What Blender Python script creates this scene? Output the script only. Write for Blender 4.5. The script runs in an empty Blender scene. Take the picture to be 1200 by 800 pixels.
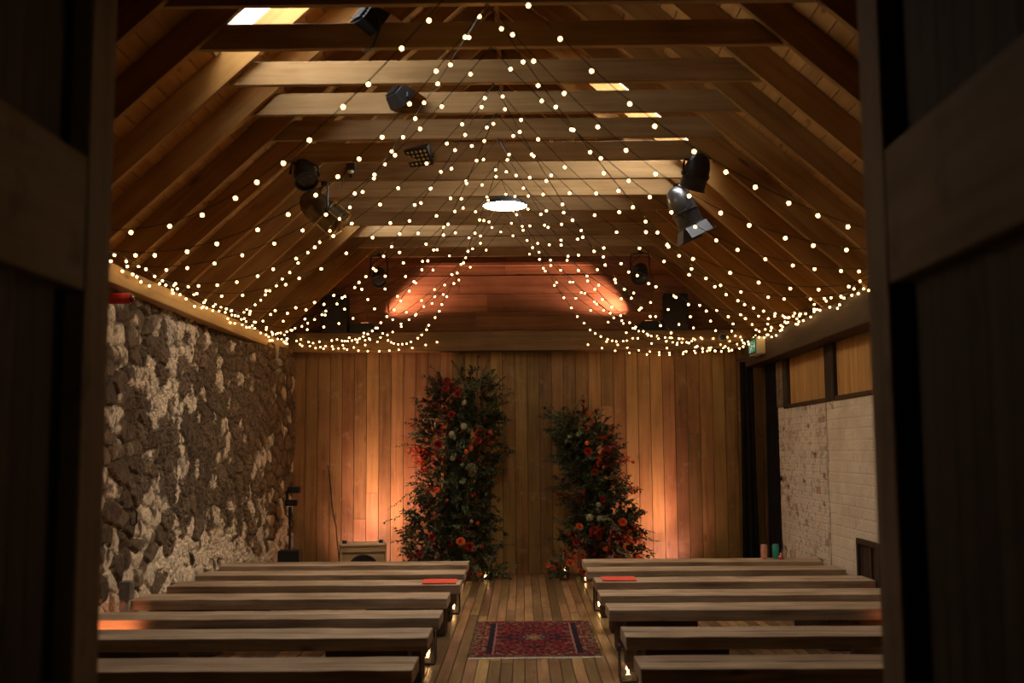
import bpy, bmesh, math, random
import numpy as np
from mathutils import Vector, Matrix, Euler, noise
random.seed(11)
rng = np.random.default_rng(11)
SC = bpy.context.scene
COL = SC.collection
PI = math.pi

# ------------------------------------------------------------------ camera model
F = 1280.0
CZ = 1.6
PITCH = math.atan(128 / F)
YAW = math.atan(12 / (F / math.cos(PITCH)))
ROLL = math.radians(.4)
_f = Vector((-math.sin(YAW) * math.cos(PITCH), math.cos(YAW) * math.cos(PITCH), math.sin(PITCH)))
_r = Vector((math.cos(YAW), math.sin(YAW), 0))
_u = _r.cross(_f)

def ray(px, py):
    u = (px - 600) / F
    v = (400 - py) / F
    c, s = math.cos(ROLL), math.sin(ROLL)
    u, v = u * c + v * s, -u * s + v * c
    return _f + _r * u + _u * v

def at_y(px, py, Y):
    d = ray(px, py)
    t = Y / d.y
    return Vector((d.x * t, Y, CZ + d.z * t))

# ------------------------------------------------------------------ mesh builder
class MB:
    def __init__(self):
        self.v = []
        self.f = []
    def add(self, vs, fs):
        n = len(self.v)
        self.v += [tuple(p) for p in vs]
        self.f += [tuple(i + n for i in f) for f in fs]
    def box(self, x0, x1, y0, y1, z0, z1, M=None):
        vs = [(x0, y0, z0), (x1, y0, z0), (x1, y1, z0), (x0, y1, z0), (x0, y0, z1), (x1, y0, z1), (x1, y1, z1), (x0, y1, z1)]
        if M is not None:
            vs = [M @ Vector(p) for p in vs]
        self.add(vs, [(0, 3, 2, 1), (4, 5, 6, 7), (0, 1, 5, 4), (1, 2, 6, 5), (2, 3, 7, 6), (3, 0, 4, 7)])
    def hexa(self, a, b):
        """solid between quad a and quad b"""
        self.add(list(a) + list(b), [(3, 2, 1, 0), (4, 5, 6, 7), (0, 1, 5, 4), (1, 2, 6, 5), (2, 3, 7, 6), (3, 0, 4, 7)])
    def prism(self, pts, y0, y1):
        """polygon in x,z extruded along y"""
        n = len(pts)
        vs = [(x, y0, z) for x, z in pts] + [(x, y1, z) for x, z in pts]
        fs = [tuple(range(n)), tuple(range(2 * n - 1, n - 1, -1))]
        fs += [((i + 1) % n, i, n + i, n + (i + 1) % n) for i in range(n)]
        self.add(vs, fs)
    def tube(self, path, r, n=6, cap=True):
        path = [Vector(p) for p in path]
        rs = r if isinstance(r, (list, tuple)) else [r] * len(path)
        vs = []
        prev = None
        for i, p in enumerate(path):
            t = (path[min(i + 1, len(path) - 1)] - path[max(i - 1, 0)]).normalized()
            if prev is None:
                a = t.orthogonal().normalized()
            else:
                a = (prev - t * prev.dot(t))
                a = a.normalized() if a.length > 1e-6 else t.orthogonal().normalized()
            prev = a
            b = t.cross(a)
            for k in range(n):
                w = 2 * PI * k / n
                vs.append(p + (a * math.cos(w) + b * math.sin(w)) * rs[i])
        fs = []
        for i in range(len(path) - 1):
            for k in range(n):
                k2 = (k + 1) % n
                fs.append((i * n + k, i * n + k2, (i + 1) * n + k2, (i + 1) * n + k))
        if cap:
            fs.append(tuple(range(n - 1, -1, -1)))
            fs.append(tuple((len(path) - 1) * n + k for k in range(n)))
        self.add(vs, fs)
    def lathe(self, prof, n=20, M=None, cap0=True, cap1=True):
        """profile [(r,z)] about z"""
        vs = []
        for r, z in prof:
            for k in range(n):
                w = 2 * PI * k / n
                p = Vector((r * math.cos(w), r * math.sin(w), z))
                vs.append(M @ p if M is not None else p)
        fs = []
        for i in range(len(prof) - 1):
            for k in range(n):
                k2 = (k + 1) % n
                fs.append((i * n + k, i * n + k2, (i + 1) * n + k2, (i + 1) * n + k))
        if cap0:
            fs.append(tuple(range(n - 1, -1, -1)))
        if cap1:
            fs.append(tuple((len(prof) - 1) * n + k for k in range(n)))
        self.add(vs, fs)
    def build(self, name, mat, parent=None, smooth=False, bevel=0, loc=None):
        me = bpy.data.meshes.new(name)
        me.from_pydata(self.v, [], self.f)
        me.update()
        bm = bmesh.new()
        bm.from_mesh(me)
        bmesh.ops.recalc_face_normals(bm, faces=bm.faces)
        bm.to_mesh(me)
        bm.free()
        if smooth:
            for p in me.polygons:
                p.use_smooth = True
            me.set_sharp_from_angle(angle=math.radians(40))
        if mat:
            me.materials.append(mat)
        o = bpy.data.objects.new(name, me)
        COL.objects.link(o)
        if parent:
            o.parent = parent
        if loc is not None:
            o.location = loc
        if bevel:
            m = o.modifiers.new('bevel', 'BEVEL')
            m.width = bevel
            m.segments = 2
            m.limit_method = 'ANGLE'
        return o

def tag(o, label, cat=None, group=None, kind=None):
    if label: o['label'] = label
    if cat: o['category'] = cat
    if group: o['group'] = group
    if kind: o['kind'] = kind
    return o

def empty(name, loc, label=None, cat=None, group=None, kind=None, rot=(0, 0, 0)):
    o = bpy.data.objects.new(name, None)
    COL.objects.link(o)
    o.location = loc
    o.rotation_euler = rot
    o.empty_display_size = .1
    return tag(o, label, cat, group, kind)

def copy_tree(o, parent=None):
    c = o.copy()
    COL.objects.link(c)
    if parent is not None:
        c.parent = parent
    for ch in list(o.children):
        copy_tree(ch, c)
    return c

def aim(d):
    """matrix turning local -Z onto d"""
    return Vector(d).normalized().to_track_quat('-Z', 'Y').to_matrix().to_4x4()

# ------------------------------------------------------------------ materials
def new_mat(name):
    m = bpy.data.materials.new(name)
    m.use_nodes = True
    nt = m.node_tree
    return m, nt, nt.nodes['Principled BSDF']

def N(nt, t, **kw):
    n = nt.nodes.new(t)
    for k, v in kw.items():
        setattr(n, k, v)
    return n

def plain(name, col, rough=.5, metal=0, spec=.5, noise=0.15, nscale=20):
    m, nt, b = new_mat(name)
    tc = N(nt, 'ShaderNodeTexCoord')
    nz = N(nt, 'ShaderNodeTexNoise')
    nz.inputs['Scale'].default_value = nscale
    nz.inputs['Detail'].default_value = 4
    nt.links.new(tc.outputs['Object'], nz.inputs['Vector'])
    rp = N(nt, 'ShaderNodeValToRGB')
    rp.color_ramp.elements[0].position = .3
    rp.color_ramp.elements[1].position = .7
    rp.color_ramp.elements[0].color = (*[c * (1 - noise) for c in col], 1)
    rp.color_ramp.elements[1].color = (*[min(1, c * (1 + noise)) for c in col], 1)
    nt.links.new(nz.outputs['Fac'], rp.inputs['Fac'])
    nt.links.new(rp.outputs['Color'], b.inputs['Base Color'])
    b.inputs['Roughness'].default_value = rough
    b.inputs['Metallic'].default_value = metal
    b.inputs['Specular IOR Level'].default_value = spec
    return m

def wood(name, cols, axis='y', grain=1.0, rough=.6, var=.35, bump=.25, spec=.35, hue=None, knots=True, stain=None):
    """grain along axis; colour varies per plank (island)"""
    m, nt, b = new_mat(name)
    L = nt.links.new
    geo = N(nt, 'ShaderNodeNewGeometry')
    oi = N(nt, 'ShaderNodeObjectInfo')
    tc = N(nt, 'ShaderNodeTexCoord')
    rnd = N(nt, 'ShaderNodeMath', operation='ADD')
    L(geo.outputs['Random Per Island'], rnd.inputs[0])
    L(oi.outputs['Random'], rnd.inputs[1])
    mul = N(nt, 'ShaderNodeVectorMath', operation='SCALE')
    cmb = N(nt, 'ShaderNodeCombineXYZ')
    for i in range(3):
        L(rnd.outputs[0], cmb.inputs[i])
    L(cmb.outputs[0], mul.inputs[0])
    mul.inputs['Scale'].default_value = 37.3
    add = N(nt, 'ShaderNodeVectorMath', operation='ADD')
    L(tc.outputs['Object'], add.inputs[0])
    L(mul.outputs[0], add.inputs[1])
    mp = N(nt, 'ShaderNodeMapping')
    s = {'x': (1.2, 22, 22), 'y': (22, 1.2, 22), 'z': (22, 22, 1.2)}[axis]
    mp.inputs['Scale'].default_value = tuple(q * grain for q in s)
    L(add.outputs[0], mp.inputs['Vector'])
    n1 = N(nt, 'ShaderNodeTexNoise')
    n1.inputs['Scale'].default_value = 1
    n1.inputs['Detail'].default_value = 6
    n1.inputs['Roughness'].default_value = .62
    n1.inputs['Distortion'].default_value = .6
    L(mp.outputs[0], n1.inputs['Vector'])
    n2 = N(nt, 'ShaderNodeTexNoise')
    n2.inputs['Scale'].default_value = 2.3
    n2.inputs['Detail'].default_value = 5
    L(add.outputs[0], n2.inputs['Vector'])
    mx = N(nt, 'ShaderNodeMix', data_type='FLOAT')
    mx.inputs[0].default_value = .38
    L(n1.outputs['Fac'], mx.inputs[2])
    L(n2.outputs['Fac'], mx.inputs[3])
    rp = N(nt, 'ShaderNodeValToRGB')
    e = rp.color_ramp.elements
    e[0].position = .33
    e[1].position = .68
    e[0].color = (*cols[0], 1)
    e[1].color = (*cols[-1], 1)
    if len(cols) == 3:
        q = e.new(.5)
        q.color = (*cols[1], 1)
    L(mx.outputs[0], rp.inputs['Fac'])
    hsv = N(nt, 'ShaderNodeHueSaturation')
    mr = N(nt, 'ShaderNodeMapRange')
    mr.inputs['To Min'].default_value = 1 - var
    mr.inputs['To Max'].default_value = 1 + var
    fr = N(nt, 'ShaderNodeMath', operation='FRACT')
    mm = N(nt, 'ShaderNodeMath', operation='MULTIPLY')
    mm.inputs[1].default_value = 7.31
    L(rnd.outputs[0], mm.inputs[0])
    L(mm.outputs[0], fr.inputs[0])
    L(fr.outputs[0], mr.inputs['Value'])
    L(mr.outputs[0], hsv.inputs['Value'])
    if hue:
        mh = N(nt, 'ShaderNodeMapRange')
        mh.inputs['To Min'].default_value = .5 - hue
        mh.inputs['To Max'].default_value = .5 + hue
        fr2 = N(nt, 'ShaderNodeMath', operation='FRACT')
        m2 = N(nt, 'ShaderNodeMath', operation='MULTIPLY')
        m2.inputs[1].default_value = 13.7
        L(rnd.outputs[0], m2.inputs[0])
        L(m2.outputs[0], fr2.inputs[0])
        L(fr2.outputs[0], mh.inputs['Value'])
        L(mh.outputs[0], hsv.inputs['Hue'])
    L(rp.outputs['Color'], hsv.inputs['Color'])
    out = hsv.outputs[0]
    if knots:
        vo = N(nt, 'ShaderNodeTexVoronoi')
        mk = N(nt, 'ShaderNodeMapping')
        mk.inputs['Scale'].default_value = {'x': (1.5, 5, 5), 'y': (5, 1.5, 5), 'z': (5, 5, 1.5)}[axis]
        L(add.outputs[0], mk.inputs['Vector'])
        L(mk.outputs[0], vo.inputs['Vector'])
        vo.inputs['Scale'].default_value = 1
        kr = N(nt, 'ShaderNodeMapRange')
        kr.inputs['From Min'].default_value = .03
        kr.inputs['From Max'].default_value = .12
        kr.inputs['To Min'].default_value = .75
        kr.inputs['To Max'].default_value = 0
        L(vo.outputs['Distance'], kr.inputs['Value'])
        mk2 = N(nt, 'ShaderNodeMix', data_type='RGBA')
        L(kr.outputs[0], mk2.inputs[0])
        L(out, mk2.inputs[6])
        mk2.inputs[7].default_value = (*[c * .35 for c in cols[0]], 1)
        out = mk2.outputs[2]
    if stain:
        ns = N(nt, 'ShaderNodeTexNoise')
        ns.inputs['Scale'].default_value = stain[1]
        ns.inputs['Detail'].default_value = 6
        ns.inputs['Roughness'].default_value = .7
        L(tc.outputs['Object'], ns.inputs['Vector'])
        sr = N(nt, 'ShaderNodeMapRange')
        sr.inputs['From Min'].default_value = .56
        sr.inputs['From Max'].default_value = .72
        sr.inputs['To Max'].default_value = .7
        L(ns.outputs['Fac'], sr.inputs['Value'])
        ms = N(nt, 'ShaderNodeMix', data_type='RGBA')
        L(sr.outputs[0], ms.inputs[0])
        L(out, ms.inputs[6])
        ms.inputs[7].default_value = (*stain[0], 1)
        out = ms.outputs[2]
    L(out, b.inputs['Base Color'])
    b.inputs['Roughness'].default_value = rough
    b.inputs['Specular IOR Level'].default_value = spec
    bp = N(nt, 'ShaderNodeBump')
    bp.inputs['Strength'].default_value = bump
    bp.inputs['Distance'].default_value = .004
    L(n1.outputs['Fac'], bp.inputs['Height'])
    L(bp.outputs[0], b.inputs['Normal'])
    return m

def attr_mat(name, rough=.85, nscale=60, amount=.35, bump=.4, bdist=.006, spec=.25):
    m, nt, b = new_mat(name)
    L = nt.links.new
    at = N(nt, 'ShaderNodeAttribute', attribute_name='Col')
    tc = N(nt, 'ShaderNodeTexCoord')
    nz = N(nt, 'ShaderNodeTexNoise')
    nz.inputs['Scale'].default_value = nscale
    nz.inputs['Detail'].default_value = 6
    L(tc.outputs['Object'], nz.inputs['Vector'])
    mr = N(nt, 'ShaderNodeMapRange')
    mr.inputs['From Min'].default_value = .3
    mr.inputs['From Max'].default_value = .7
    mr.inputs['To Min'].default_value = 1 - amount
    mr.inputs['To Max'].default_value = 1 + amount
    L(nz.outputs['Fac'], mr.inputs['Value'])
    mx = N(nt, 'ShaderNodeMix', data_type='RGBA', blend_type='MULTIPLY')
    mx.inputs[0].default_value = 1
    L(at.outputs['Color'], mx.inputs[6])
    L(mr.outputs[0], mx.inputs[7])
    L(mx.outputs[2], b.inputs['Base Color'])
    b.inputs['Roughness'].default_value = rough
    b.inputs['Specular IOR Level'].default_value = spec
    bp = N(nt, 'ShaderNodeBump')
    bp.inputs['Strength'].default_value = bump
    bp.inputs['Distance'].default_value = bdist
    L(nz.outputs['Fac'], bp.inputs['Height'])
    L(bp.outputs[0], b.inputs['Normal'])
    return m

def emit(name, col, strength):
    m, nt, b = new_mat(name)
    b.inputs['Base Color'].default_value = (*[min(1, c) * .6 for c in col], 1)
    b.inputs['Emission Color'].default_value = (*col, 1)
    b.inputs['Emission Strength'].default_value = strength
    return m

def glassy(name, tint=(1, 1, 1), gloss=.12, rough=.03):
    m, nt, b = new_mat(name)
    L = nt.links.new
    out = nt.nodes['Material Output']
    tr = N(nt, 'ShaderNodeBsdfTransparent')
    tr.inputs[0].default_value = (*tint, 1)
    gl = N(nt, 'ShaderNodeBsdfGlossy')
    gl.inputs['Roughness'].default_value = rough
    fr = N(nt, 'ShaderNodeLayerWeight')
    fr.inputs['Blend'].default_value = .3
    ml = N(nt, 'ShaderNodeMath', operation='MULTIPLY')
    ml.inputs[1].default_value = .7
    ad = N(nt, 'ShaderNodeMath', operation='ADD')
    ad.inputs[1].default_value = gloss
    L(fr.outputs['Facing'], ml.inputs[0])
    L(ml.outputs[0], ad.inputs[0])
    mx = N(nt, 'ShaderNodeMixShader')
    L(ad.outputs[0], mx.inputs[0])
    L(tr.outputs[0], mx.inputs[1])
    L(gl.outputs[0], mx.inputs[2])
    L(mx.outputs[0], out.inputs['Surface'])
    nt.nodes.remove(b)
    return m

M = {}
M['back_planks'] = wood('back_planks', [(.17, .09, .028), (.29, .168, .058), (.39, .24, .095)], 'z', .9, .5, .38, .3, .4, hue=.012, stain=((.40, .275, .15), 4.5))
M['gable_boards'] = wood('gable_boards', [(.15, .066, .028), (.25, .12, .055), (.33, .17, .08)], 'x', .9, .65, .22, .3, .25)
M['tie'] = wood('tie_wood', [(.10, .055, .02), (.17, .098, .038), (.24, .145, .065)], 'x', .8, .65, .15, .3, .25)
M['pine_x'] = wood('collar_pine', [(.20, .112, .038), (.31, .185, .072), (.41, .265, .12)], 'x', .8, .65, .18, .25, .25)
M['pine_r'] = wood('rafter_pine', [(.19, .090, .020), (.30, .150, .036), (.39, .21, .06)], 'x', .6, .65, .2, .25, .25)
M['sarking'] = wood('sarking_boards', [(.28, .120, .027), (.39, .185, .045), (.46, .24, .07)], 'y', .8, .65, .15, .25, .25)
M['floor'] = wood('floor_boards', [(.125, .068, .029), (.255, .148, .064), (.40, .26, .125)], 'y', .9, .36, .5, .4, .45, hue=.015, stain=((.085, .055, .032), 2.2))
M['bench'] = wood('bench_timber', [(.15, .098, .056), (.37, .265, .165), (.58, .44, .295)], 'x', 1.1, .6, .15, .6, .35)
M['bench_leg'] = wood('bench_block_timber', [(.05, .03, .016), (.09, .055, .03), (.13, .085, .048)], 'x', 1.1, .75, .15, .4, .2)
M['plate_l'] = wood('plate_wood', [(.30, .17, .05), (.43, .26, .085), (.52, .34, .12)], 'y', .8, .6, .1, .25, .3)
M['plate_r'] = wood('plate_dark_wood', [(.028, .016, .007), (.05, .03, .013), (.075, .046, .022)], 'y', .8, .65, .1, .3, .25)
M['panel'] = wood('panel_wood', [(.33, .17, .05), (.46, .26, .085), (.55, .33, .12)], 'z', .9, .55, .12, .2, .3)
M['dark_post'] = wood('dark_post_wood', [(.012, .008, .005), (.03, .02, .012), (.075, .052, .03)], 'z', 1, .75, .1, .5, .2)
M['door'] = wood('door_wood', [(.24, .165, .095), (.34, .24, .145), (.42, .305, .19)], 'z', .7, .7, .1, .3, .2, stain=((.03, .025, .02), 3))
M['door_rail'] = wood('door_rail_wood', [(.24, .165, .095), (.34, .24, .145), (.42, .305, .19)], 'y', .7, .7, .1, .3, .2, stain=((.03, .025, .02), 3))
M['door_plank'] = wood('door_plank_wood', [(.06, .048, .036), (.10, .08, .06), (.14, .11, .085)], 'z', .7, .75, .3, .3, .2)
M['door_back'] = wood('door_back_wood', [(.015, .012, .01), (.03, .025, .02)], 'z', .7, .8, .1, .2, .2)
M['cabinet'] = wood('cabinet_wood', [(.38, .26, .13), (.5, .36, .2), (.58, .44, .26)], 'x', .9, .5, .1, .15, .35)
M['stone'] = attr_mat('rubble_stone', .9, 38, .4, .5, .008)
M['brick'] = attr_mat('painted_brick', .8, 50, .14, .5, .006)
M['rug'] = attr_mat('rug_pile', .95, 220, .35, .5, .004, .1)
M['fringe'] = plain('rug_fringe', (.55, .46, .34), .9)
M['black'] = plain('black_metal', (.018, .018, .02), .45, 0, .5, .3)
M['black_soft'] = plain('black_plastic', (.014, .014, .015), .6, 0, .4, .3)
M['can'] = plain('lamp_can_grey', (.09, .095, .1), .32, .75, .5, .25, 12)
M['can_gold'] = plain('lamp_can_bronze', (.12, .085, .035), .28, .75, .5, .35, 14)
M['steel'] = plain('steel', (.42, .4, .37), .35, .9)
M['gel'] = plain('amber_gel', (.45, .22, .05), .4)
M['lens'] = plain('lens_glass', (.30, .25, .22), .12, 0, .8)
M['led'] = plain('led_lens', (.6, .42, .1), .3)
M['cable'] = plain('cable_rubber', (.012, .011, .01), .6)
M['curtain'] = plain('curtain_black', (.012, .011, .011), .95, 0, .1, .3, 8)
M['red'] = plain('sounder_red', (.55, .025, .03), .35)
M['redlens'] = plain('sounder_lens', (.12, .01, .01), .15)
M['booklet'] = plain('booklet_red', (.72, .09, .05), .6, 0, .3, .06)
M['pink'] = plain('can_pink', (.62, .27, .19), .35)
M['teal'] = plain('can_teal', (.03, .36, .27), .35)
M['rose'] = plain('small_red', (.55, .1, .09), .4)
M['grey'] = plain('grey_box', (.23, .22, .2), .5)
M['cream'] = plain('cream_plastic', (.72, .68, .5), .4, 0, .4, .05)
M['white_paint'] = plain('reveal_paint', (.75, .73, .68), .6, 0, .4, .06)
M['wax'] = plain('candle_wax', (.8, .72, .55), .5)
M['brass'] = plain('brass', (.7, .45, .16), .3, .9)
M['iron'] = plain('iron', (.05, .045, .04), .55, .6)
M['plaster'] = plain('dark_wall', (.035, .028, .022), .9)
M['underlay'] = plain('roof_felt', (.03, .025, .02), .95)
M['glass'] = glassy('clear_glass')
M['skyglass'] = glassy('rooflight_glass', (.97, .98, 1), .03)
M['bulb'] = emit('warm_bulb', (1, .55, .18), 14)
M['disc'] = emit('lamp_disc', (1, .68, .35), 95)
M['flame'] = emit('candle_flame', (1, .5, .17), 110)
M['orange_led'] = emit('orange_led', (1, .34, .12), 3)
M['exit_green'] = emit('exit_green', (.02, .30, .16), .35)
M['exit_white'] = emit('exit_white', (.75, .95, .8), .35)
M['leaf'] = plain('leaf_dark', (.024, .040, .014), .45, 0, .4, .4, 9)
M['leaf_mid'] = plain('leaf_olive', (.055, .075, .026), .45, 0, .4, .35, 9)
M['leaf_pale'] = plain('leaf_eucalyptus', (.15, .18, .10), .5, 0, .35, .25, 9)
M['leaf_red'] = plain('leaf_burgundy', (.15, .014, .012), .5, 0, .35, .4, 9)
M['leaf_orange'] = plain('leaf_orange', (.60, .085, .03), .5, 0, .35, .3, 9)
M['twig'] = plain('twig', (.05, .035, .018), .8)
M['fl_red'] = plain('petal_red', (.22, .013, .010), .55, 0, .3, .3, 30)
M['fl_orange'] = plain('petal_orange', (.58, .095, .02), .55, 0, .3, .25, 30)
M['fl_white'] = plain('petal_cream', (.36, .37, .24), .6, 0, .3, .15, 30)

# ------------------------------------------------------------------ roof geometry
RX, RZ = -.2155, 5.713
SL, SR = .92, .885
def zl(x): return 4.09 + SL * (x + 1.98)
def zr(x): return 4.08 - SR * (x - 1.63)
DEP = .255                                   # rafter depth measured upright
YI = [5.87 + .663 * i for i in range(-1, 13)]   # -1 .. 12
BACK = 14.45
ZC = 4.085                                   # underside of the collar beams
ORD = ['first', 'second', 'third', 'fourth', 'fifth', 'sixth', 'seventh', 'eighth', 'ninth', 'tenth', 'eleventh', 'twelfth', 'thirteenth', 'fourteenth']

def st(name, mb, mat, **k):
    o = mb.build(name, mat, **k)
    o['kind'] = 'structure'
    return o

# rooflight openings: side, y0, y1, x0, x1 (x measured on plan)
LIGHTS = [('l', 6.55, 7.50, -2.02, -1.22), ('r', 9.22, 10.18, .72, 1.72), ('l', 11.88, 12.50, -2.02, -1.25)]
mb = MB()
def slope_boards(side):
    s = SL if side == 'l' else SR
    xs_end = -3.62 if side == 'l' else 3.55
    zf = zl if side == 'l' else zr
    w = .14
    x = RX
    sg = -1 if side == 'l' else 1
    step = w / math.sqrt(1 + s * s)
    while (x - xs_end) * sg < 0:
        xa, xb = x, x + sg * (step - .007)
        lo, hi = min(xa, xb), max(xa, xb)
        cuts = [(3.2, BACK + .12)]
        for (sd, y0, y1, x0, x1) in LIGHTS:
            if sd == side and hi > x0 and lo < x1:
                nc = []
                for a, b in cuts:
                    if y0 > a and y1 < b:
                        nc += [(a, y0), (y1, b)]
                    else:
                        nc.append((a, b))
                cuts = nc
        for a, b in cuts:
            za, zb = zf(xa) + DEP, zf(xb) + DEP
            t = .025
            mb.hexa([(xa, a, za), (xb, a, zb), (xb, b, zb), (xa, b, za)], [(xa, a, za + t), (xb, a, zb + t), (xb, b, zb + t), (xa, b, za + t)])
        x += sg * step
slope_boards('l'); slope_boards('r')
ceiling = st('ceiling', mb, M['sarking'])
tag(ceiling, 'pitched roof lining of brown sarking boards above the rafters')
# felt layer over the boards, open at the rooflights
mb = MB()
for side in 'lr':
    zf = zl if side == 'l' else zr
    xe = -3.62 if side == 'l' else 3.55
    hs = [h for h in LIGHTS if h[0] == side]
    ys = sorted({3.1, BACK + .15} | {h[1] for h in hs} | {h[2] for h in hs})
    for a, b in zip(ys[:-1], ys[1:]):
        hole = [h for h in hs if abs(h[1] - a) < 1e-6]
        segs = [(RX, xe)]
        if hole:
            x0, x1 = hole[0][3], hole[0][4]
            segs = [(xe, x0), (x1, RX)] if side == 'l' else [(RX, x0), (x1, xe)]
        for p, q in segs:
            zp, zq = zf(p) + DEP + .027, zf(q) + DEP + .027
            mb.hexa([(p, a, zp), (q, a, zq), (q, b, zq), (p, b, zp)], [(p, a, zp + .06), (q, a, zq + .06), (q, b, zq + .06), (p, b, zp + .06)])
o = st('ceiling_outer', mb, M['underlay'])
tag(o, 'dark outer roof covering over the sarking boards')
# rooflights
for n, (sd, y0, y1, x0, x1) in enumerate(LIGHTS):
    zf = zl if sd == 'l' else zr
    c = Vector(((x0 + x1) / 2, (y0 + y1) / 2, zf((x0 + x1) / 2) + DEP + .12))
    r = empty('window_%d' % (n + 1), c, ['rooflight in the left slope nearest the doorway', 'rooflight in the right slope of the roof', 'rooflight in the left slope towards the back'][n], kind='structure')
    mb = MB()
    def P(x, y, h): return Vector((x, y, zf(x) + DEP + h)) - c
    t = .035
    for (a, b, p, q) in [(x0 - t, x0, y0 - t, y1 + t), (x1, x1 + t, y0 - t, y1 + t), (x0, x1, y0 - t, y0), (x0, x1, y1, y1 + t)]:
        mb.hexa([P(a, p, -.005), P(b, p, -.005), P(b, q, -.005), P(a, q, -.005)], [P(a, p, .34), P(b, p, .34), P(b, q, .34), P(a, q, .34)])
    mb.build('window_frame', M['white_paint'], r)
    mb = MB()
    ym = (y0 + y1) / 2
    mb.hexa([P(x0, ym - .02, .26), P(x1, ym - .02, .26), P(x1, ym + .02, .26), P(x0, ym + .02, .26)], [P(x0, ym - .02, .30), P(x1, ym - .02, .30), P(x1, ym + .02, .30), P(x0, ym + .02, .30)])
    mb.build('glazing_bar', M['white_paint'], r)
    mb = MB()
    mb.hexa([P(x0, y0, .302), P(x1, y0, .302), P(x1, y1, .302), P(x0, y1, .302)], [P(x0, y0, .31), P(x1, y0, .31), P(x1, y1, .31), P(x0, y1, .31)])
    mb.build('pane', M['skyglass'], r)
    # sampling portal for the sky through the opening
    L = bpy.data.lights.new('rooflight_portal', 'AREA')
    L.shape = 'RECTANGLE'
    s = SL if sd == 'l' else SR
    L.size = (x1 - x0) * math.sqrt(1 + s * s)
    L.size_y = y1 - y0
    L.cycles.is_portal = True
    lo = bpy.data.objects.new('rooflight_portal', L)
    COL.objects.link(lo)
    nrm = Vector((s, 0, -1)) if sd == 'l' else Vector((-s, 0, -1))
    nrm.normalize()
    xax = Vector((1, 0, s if sd == 'l' else -s)).normalized()
    zax = -nrm
    yax = zax.cross(xax)
    lo.matrix_world = Matrix.Translation(c + zax * .16) @ Matrix((xax, yax, zax)).transposed().to_4x4()

# rafters and collars
for k, Y in enumerate(YI):
    for side in 'lr':
        zf = zl if side == 'l' else zr
        xe = -3.5 if side == 'l' else 3.42
        mb = MB()
        a = [(RX, Y - .05, RZ), (xe, Y - .05, zf(xe)), (xe, Y, zf(xe)), (RX, Y, RZ)]
        b = [(x, y, z + DEP - .002) for x, y, z in a]
        # local frame along the slope, for the grain
        s = (zf(xe) - RZ) / (xe - RX)
        root = Vector((RX, Y, RZ))
        R = Matrix.Rotation(-math.atan(s), 4, 'Y')
        inv = R.inverted()
        mb.hexa([inv @ (Vector(p) - root) for p in a], [inv @ (Vector(p) - root) for p in b])
        o = mb.build('rafter', M['pine_r'], bevel=.003)
        o.matrix_world = Matrix.Translation(root) @ R
        where = 'left' if side == 'l' else 'right'
        lab = ('pine rafter of the %s roof slope, beside the %s cross beam from the doorway' % (where, ORD[k - 1])) if k else 'pine rafter of the %s roof slope just inside the doorway' % where
        tag(o, lab, None, 'roof rafters', 'structure')
    mb = MB()
    h = .162
    xa0, xb0 = -1.98 - .05, 1.63 + .05
    za = ZC
    pts = [(-1.98 - .10, ZC), (1.63 + .10, ZC), (1.63 + .10 - h / SR, ZC + h), (-1.98 - .10 + h / SL, ZC + h)]
    mb.prism(pts, Y + .001, Y + .05)
    # a slight sway to each beam
    o = mb.build('collar_beam', M['pine_x'], bevel=.004)
    lab = ('pine cross beam, %s from the doorway, between the two roof slopes' % ORD[k - 1]) if k else 'pine cross beam nearest the doorway, high over the nearest benches'
    tag(o, lab, None, 'cross beams of the roof', 'structure')
# ridge board
mb = MB()
mb.box(RX - .02, RX + .02, 3.3, BACK, RZ - .02, RZ + DEP)
o = st('trim_ridge', mb, M['pine_r'])
# wall plates
mb = MB()
mb.box(-3.42, -3.06, 3.3, BACK - .2, 2.87, 3.02)
o = st('trim_eave_left', mb, M['plate_l'], bevel=.008)
tag(o, 'pale timber wall plate along the top of the stone wall')
mb = MB()
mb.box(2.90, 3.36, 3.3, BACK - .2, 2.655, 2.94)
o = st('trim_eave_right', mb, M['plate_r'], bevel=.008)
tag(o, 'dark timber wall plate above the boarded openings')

# ------------------------------------------------------------------ back wall
mb = MB()
mb.prism([(-3.7, 0), (3.6, 0), (3.6, 2.8), (RX, RZ + .3), (-3.7, 2.9)], BACK + .06, BACK + .3)
o = st('wall_back_outer', mb, M['underlay'])
mb = MB()
x = -3.2
while x < 3.3:
    w = .163 + random.uniform(-.004, .004)
    d = random.uniform(0, .006)
    if random.random() < .3:
        zz = random.uniform(.7, 2.2)
        mb.box(x + .0035, x + w - .0035, BACK + d, BACK + .04, 0, zz - .002)
        mb.box(x + .0035, x + w - .0035, BACK + d + .002, BACK + .04, zz + .002, 3.0)
    else:
        mb.box(x + .0035, x + w - .0035, BACK + d, BACK + .04, 0, 3.0)
    x += w
o = st('wall_back', mb, M['back_planks'])
tag(o, 'end wall of vertical brown timber planks')
mb = MB()
z = 2.95
while z < RZ + .2:
    h = .245
    xl = -1.98 + (z - 4.09) / SL - .25
    xr = 1.63 - (z - 4.08) / SR + .25
    x = xl + random.uniform(-.8, 0)
    while x < xr:
        L_ = random.uniform(1.3, 2.6)
        a, b = max(x, xl), min(x + L_, xr)
        if b - a > .05:
            mb.box(a + .0015, b - .0015, BACK + random.uniform(0, .008), BACK + .045, z + .003, z + h - .003)
        x += L_
    z += h
o = st('wall_back_gable', mb, M['gable_boards'])
tag(o, 'gable of wide horizontal boards above the tie beam')
mb = MB()
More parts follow.
